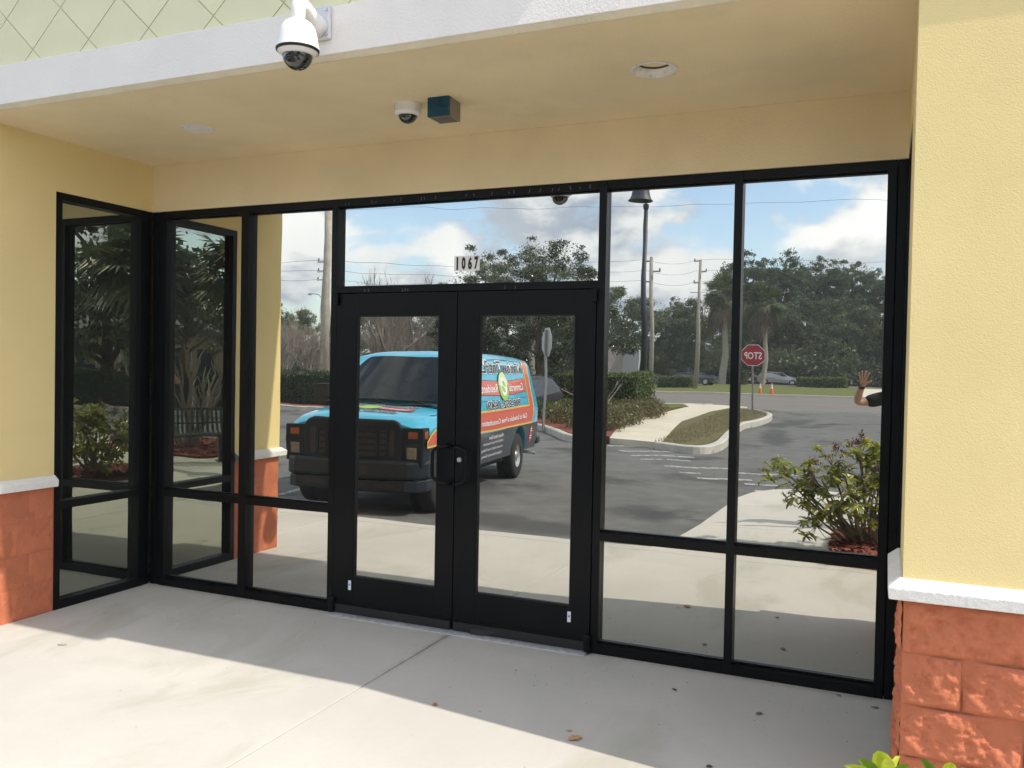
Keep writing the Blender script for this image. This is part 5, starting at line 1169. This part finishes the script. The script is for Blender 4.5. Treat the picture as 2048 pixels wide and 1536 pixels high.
# ------------------------------------------------------------------ signs
m_red = M('sign_red', (.36, .02, .025), .45, var=.06, vs=6); m_post = M('post_galvanised', (.28, .28, .27), .5, metal=.4, var=.15, vs=9); m_back = M('sign_back', (.48, .49, .48), .45, metal=.3, var=.06, vs=5)
def stop_sign(loc, w_, zc_, rz, label):
    t = empty('stop_sign', loc, label, 'stop sign', None, local=True)
    MB().box(-.035, .035, -.030, .030, -.3, zc_+w_*.42).build('post', m_post, t)
    def oc(r_, y0, y1, nm, mt): 
        P_ = [(r_*math.cos(R(22.5+45*k)), r_*math.sin(R(22.5+45*k))+zc_) for k in range(8)]; return MB().extr(P_, 1, y0, y1).build(nm, mt, t)
    r_ = w_/2/math.cos(R(22.5)); oc(r_, .032, .036, 'back', m_back); oc(r_-.001, .0365, .0385, 'border', m_wht); oc(r_*.95, .039, .0405, 'face', m_red)
    v2, f2 = text_mesh('STOP', -.36*w_, .36*w_, zc_-.17*w_, zc_+.17*w_, .02)
    MB().add([(-x, .0425, z) for x, z in v2], f2).build('lettering', m_wht, t, recalc=False)
    t.rotation_euler = (0, 0, rz); return t
stop_sign((.10, -31.1, 0), .914, 2.35, R(-4), 'red stop sign reflected between the two right panes')
s2 = stop_sign((-3.62, -17.35, 0), .76, 2.40, R(-131), 'stop sign turned away showing its grey back above the bushes')
mon = empty('sign_board', (-7.7, -38.6, 0), 'blank grey two sided sign board behind the box hedge', 'sign board', local=True)
MB().add([(-.75, .15, -.1), (.05, -.25, -.1), (.0, -.45, -.1), (-.8, -.1, -.1), (-.75, .15, 2.85), (.05, -.25, 2.85), (.0, -.45, 2.85), (-.8, -.1, 2.85)], [(0,3,2,1),(4,5,6,7),(0,1,5,4),(1,2,6,5),(2,3,7,6),(3,0,4,7)]).build('panel', M('board_warm', (.30, .28, .25), .6, var=.05), mon)
MB().add([(.05, -.25, -.1), (.85, -.05, -.1), (.85, -.25, -.1), (.0, -.45, -.1), (.05, -.25, 2.9), (.85, -.05, 2.9), (.85, -.25, 2.9), (.0, -.45, 2.9)], [(0,3,2,1),(4,5,6,7),(0,1,5,4),(1,2,6,5),(2,3,7,6),(3,0,4,7)]).build('panel', M('board_cool', (.40, .40, .40), .6, var=.05), mon)
# cones
m_cone = M('cone_orange', (.75, .12, .03), .5, var=.05); m_cb = M('cone_white', (.8, .8, .78), .5)
for i, (x, y, lb) in enumerate([(-12.5, -62.8, 'orange cone by itself left of the utility poles'), (-3.25, -59.2, 'left of the two orange cones right of the stop sign'), (-2.45, -58.9, 'right one of the two orange cones nearest the silver car')]):
    t = empty('traffic_cone', (x, y, -.01), lb, 'traffic cone', 'orange traffic cones', local=True); t.scale = (.8,)*3
    MB().box(-.2, .2, -.2, .2, 0, .04).build('base', m_cone, t); MB().lathe([(.15, .04), (.035, .90), (0, .91)], (0, 0, 0), 16).build('cone_body', m_cone, t, smooth=True)
    MB().lathe([(.1005, .45), (.081, .60)], (0, 0, 0), 16).lathe([(.071, .66), (.058, .76)], (0, 0, 0), 16).build('reflective_band', m_cb, t, smooth=True)
# steel bench by the shrub
bn = empty('bench', (5.52, -6.02, 0), 'dark steel slatted bench behind the variegated shrub', 'bench', local=True)
m_bn = M('bench_steel', (.035, .042, .038), .45, var=.1); Lb = .92
slat_prof = [(.26, .40), (.27, .435), (.20, .445), (0, .43), (-.16, .43), (-.22, .47), (-.26, .60), (-.32, .80), (-.36, .86), (-.40, .86), (-.41, .82)]
for k in range(23):
    x = -Lb+.04+k*(2*Lb-.08)/22; mb = MB(); P0 = [(x, a, b) for a, b in slat_prof]
    vv = []; 
    for (a, b) in slat_prof: vv += [(x-.021, a, b), (x+.021, a, b)]
    n_ = len(slat_prof); vv2 = [(p[0], p[1]+.003, p[2]+.004) for p in vv]
    mb.add(vv+vv2, [(2*i, 2*i+1, 2*i+3, 2*i+2) for i in range(n_-1)]+[(2*n_+2*i+2, 2*n_+2*i+3, 2*n_+2*i+1, 2*n_+2*i) for i in range(n_-1)]+[(2*i, 2*i+2, 2*n_+2*i+2, 2*n_+2*i) for i in range(n_-1)]+[(2*i+3, 2*i+1, 2*n_+2*i+1, 2*n_+2*i+3) for i in range(n_-1)]).build('slat', m_bn, bn)
for a, b in ((.24, .42), (-.18, .42), (-.28, .62), (-.385, .85)): MB().tube([(-Lb, a, b-.012), (Lb, a, b-.012)], .017, 8).build('rail', m_bn, bn)
for x in (-Lb*.62, Lb*.62):
    MB().box(x-.045, x+.045, -.06, .06, 0, .41).build('leg', m_bn, bn); MB().box(x-.09, x+.09, -.14, .14, 0, .012).build('foot_plate', m_bn, bn)
for x in (-Lb, Lb): MB().tube([(x, .20, .43), (x, .24, .60), (x, .16, .66), (x, -.20, .66), (x, -.28, .62)], .016, 8).build('armrest', m_bn, bn)
bn.rotation_euler = (0, 0, R(55))
# tan building far beyond the drive
fb = empty('tan_building', (40.5, -42.5, 0), 'low tan building with grey roof seen in the dark side pane', 'building', local=True)
m_tan = M('wall_tan', (.36, .28, .16), .9); m_roof = M('roof_grey', (.12, .12, .11), .9)
MB().box(-9, 9, -5, 5, 0, 3.2).build('wall', m_tan, fb); MB().box(-9.6, 9.6, -5.6, 5.6, 3.2, 3.5).add([(-9.6,-5.6,3.5),(9.6,-5.6,3.5),(9.6,5.6,3.5),(-9.6,5.6,3.5),(-7,0,5.4),(7,0,5.4)], [(0,1,5,4),(1,2,5),(2,3,4,5),(3,0,4)]).build('roof', m_roof, fb)
for x in (-6.3, -3.9, .9, 3.3, 6.4):
    w_ = MB().box(x-.95, x+.95, 5.0, 5.06, 1.0, 2.5).build('window', m_back, fb); MB().box(x-.85, x+.85, 5.07, 5.09, 1.1, 2.4).build('pane', m_tint if x > 0 else m_wht, w_)
MB().box(-1.5, -.4, 5.0, 5.06, 0, 2.3).build('door', m_dkc, fb)
fb.rotation_euler = (0, 0, R(42))

# ------------------------------------------------------------------ the photographer
pe = empty('person', (5.26, -5.22, 0), 'man in black t shirt holding up a phone and a spread left hand', 'person', local=True)
m_skin = M('skin', (.42, .245, .18), .55, var=.06, vs=12, bump=.0006, bs=200); m_shirt = M('cloth_black', (.012, .013, .015), .9, var=.3, vs=8, bump=.004, bs=25); m_short = M('cloth_khaki', (.10, .085, .06), .9, var=.1, bump=.003, bs=40); m_hair = M('hair_brown', (.04, .025, .015), .8, var=.3)
def skin(name, verts, edges, radii, root, mat, parent, sub=2):
    me = D.meshes.new(name); me.from_pydata(verts, edges, []); o = link(name, me, mat, parent)
    md = o.modifiers.new('skin', 'SKIN'); md.use_smooth_shade = True
    if not me.skin_vertices: 
        bmx = bmesh.new(); bmx.from_mesh(me); bmx.verts.layers.skin.verify(); bmx.to_mesh(me); bmx.free()
    for i, r_ in enumerate(radii):
        sv = me.skin_vertices[0].data[i]; sv.radius = (r_, r_) if not isinstance(r_, tuple) else r_; sv.use_root = (i == root)
    sb_ = o.modifiers.new('sub', 'SUBSURF'); sb_.levels = sub; sb_.render_levels = sub
    return o
# local frame: x to his right hand side of the photo (east), y towards the shop, z up; he faces the shop
V_ = [(0,0,.95),(0,-.005,1.10),(0,0,1.27),(0,.0,1.42),(0,0,1.50),(0,.015,1.56),(0,.03,1.66),(0,.025,1.74),   # 0-7 spine, neck, head
      (-.10,0,.90),(-.115,.02,.50),(-.12,-.02,.09),(-.13,.12,.035),(.10,0,.90),(.115,.02,.50),(.12,-.02,.09),(.13,.12,.035),  # 8-15 legs
      (-.17,0,1.43),(-.32,.07,1.38),(-.47,.15,1.365),(-.45,.21,1.46),(-.42,.26,1.55),          # 16-20 left arm up to wrist
      (.17,0,1.43),(.27,.05,1.24),(.22,.20,1.32),(.06,.285,1.56),(.0,.30,1.62)]                       # 21-25 right arm to wrist
E_ = [(0,1),(1,2),(2,3),(3,4),(4,5),(5,6),(6,7),(0,8),(8,9),(9,10),(10,11),(0,12),(12,13),(13,14),(14,15),(3,16),(16,17),(17,18),(18,19),(19,20),(3,21),(21,22),(22,23),(23,24),(24,25)]
r_ = [(.16,.12),(.15,.115),(.17,.12),(.15,.10),.06,.058,(.078,.095),(.07,.085),.09,.062,.042,.035,.09,.062,.042,.035,.062,.050,.043,.041,.029,.062,.050,.042,.030,.028]
bd = skin('body', V_, E_, r_, 0, m_skin, pe)
# hand: palm and five fingers, spread
def hand(w, fdir, pdir, side, parent, spread=1.0, curl=.15):
    """w wrist, fdir along the fingers, pdir towards the thumb, side palm normal"""
    w, f, p, s = Vector(w), Vector(fdir).normalized(), Vector(pdir).normalized(), Vector(side).normalized()
    V2 = [w-f*.01, w+f*.045]; E2 = [(0, 1)]; R2 = [(.024, .018), (.030, .016)]
    for k, (o_, ln, a) in enumerate(((.030, .078, .16), (.010, .088, .04), (-.010, .082, -.10), (-.029, .064, -.26))):
        b0 = w+f*.088+p*o_; d1 = (f+p*a*spread*1.5+s*curl*.4).normalized(); d2 = (d1+s*curl).normalized()
        i = len(V2); V2 += [w+f*.055+p*o_*.8, b0, b0+d1*ln*.5, b0+d1*ln*.5+d2*ln*.5]; E2 += [(1, i), (i, i+1), (i+1, i+2), (i+2, i+3)]; R2 += [(.016, .013), .0105, .0092, .0075]
    i = len(V2); t1 = w+f*.03+p*.032; V2 += [t1, t1+(f*.5+p*.9).normalized()*.038, t1+(f*.5+p*.9).normalized()*.038+(f*.6+p*.7+s*.3).normalized()*.034]; E2 += [(0, i), (i, i+1), (i+1, i+2)]; R2 += [.016, .0125, .009]
    return skin('hand', [tuple(v) for v in V2], E2, R2, 0, m_skin, parent, 2)
hand((-.42, .26, 1.55), (.12, .18, .98), (.95, .2, -.1), (.1, -.9, .2), bd, 1.3, .25)
hand((.0, .30, 1.62), (-.25, .25, .9), (-.6, .5, -.3), (-.9, -.1, .1), bd, .3, .8)
MB().lathe([(.031, -.014), (.033, 0), (.031, .014)], (0, 0, 0), 18).build('wrist_band', m_blk, pe).matrix_local = Matrix.Translation((-.424, .252, 1.535)) @ Vector((.12, .3, .95)).to_track_quat('Z', 'Y').to_matrix().to_4x4()
MB().box(-.150, .012, .345, .353, 1.655, 1.735).build('phone', m_blk, pe, bevel=.006)
# t-shirt: torso shell and sleeves, shorts, shoes, hair, face
tv = [(0,0,.84),(0,-.005,1.10),(0,0,1.27),(0,0,1.42),(0,0,1.49),(-.17,0,1.435),(-.395,.115,1.37),(.17,0,1.435),(.27,.05,1.25)]
skin('t_shirt', tv, [(0,1),(1,2),(2,3),(3,4),(3,5),(5,6),(3,7),(7,8)], [(.205,.165),(.185,.150),(.19,.14),(.165,.115),(.075,.07),.082,.078,.082,.078], 0, m_shirt, pe)
skin('shorts', [(0,0,1.06),(0,0,.92),(-.10,0,.82),(-.118,.01,.52),(.10,0,.82),(.118,.01,.52)], [(0,1),(1,2),(2,3),(1,4),(4,5)], [(.18,.14),(.20,.16),.125,.105,.125,.105], 0, m_short, pe)
for s in (-1, 1): MB().box(s*.125-.05, s*.125+.05, -.10, .18, 0, .085).build('shoe', m_shirt, pe, bevel=.03)
skin('hair', [(0,-.015,1.66),(0,.0,1.755),(0,.05,1.785)], [(0,1),(1,2)], [(.078,.09),(.078,.09),(.05,.04)], 0, m_hair, pe)
for s in (-1, 1): MB().lathe([(0, .012), (.010, .008), (.013, 0), (.01, -.008), (0, -.012)], (s*.033, .112, 1.675), 10).build('eye', m_blk, bd); MB().lathe([(0, .03), (.016, .02), (.018, -.02), (0, -.03)], (s*.088, .02, 1.66), 10).build('ear', m_skin, bd, smooth=True)
MB().tube([(0, .118, 1.675), (0, .142, 1.635), (0, .12, 1.625)], [.008, .014, .009], 8).build('nose', m_skin, bd, smooth=True); MB().tube([(-.025, .118, 1.598), (0, .126, 1.598), (.025, .118, 1.598)], .006, 6).build('mouth', M('lips', (.35, .12, .10), .5), bd)

# thin air between the shop and the far wood
hz_m = D.materials.new('haze'); hz_m.use_nodes = True; t = hz_m.node_tree; t.nodes.clear()
o_ = N(t, 'ShaderNodeOutputMaterial'); pv = N(t, 'ShaderNodeVolumePrincipled'); pv.inputs['Density'].default_value = .0006; pv.inputs['Color'].default_value = (.9, .94, 1, 1); pv.inputs['Anisotropy'].default_value = .2
L(t, pv.outputs[0], o_.inputs['Volume'])
tag(MB().box(-420, 420, -420, 220, -1.6, 24).build('haze', hz_m), kind='stuff')
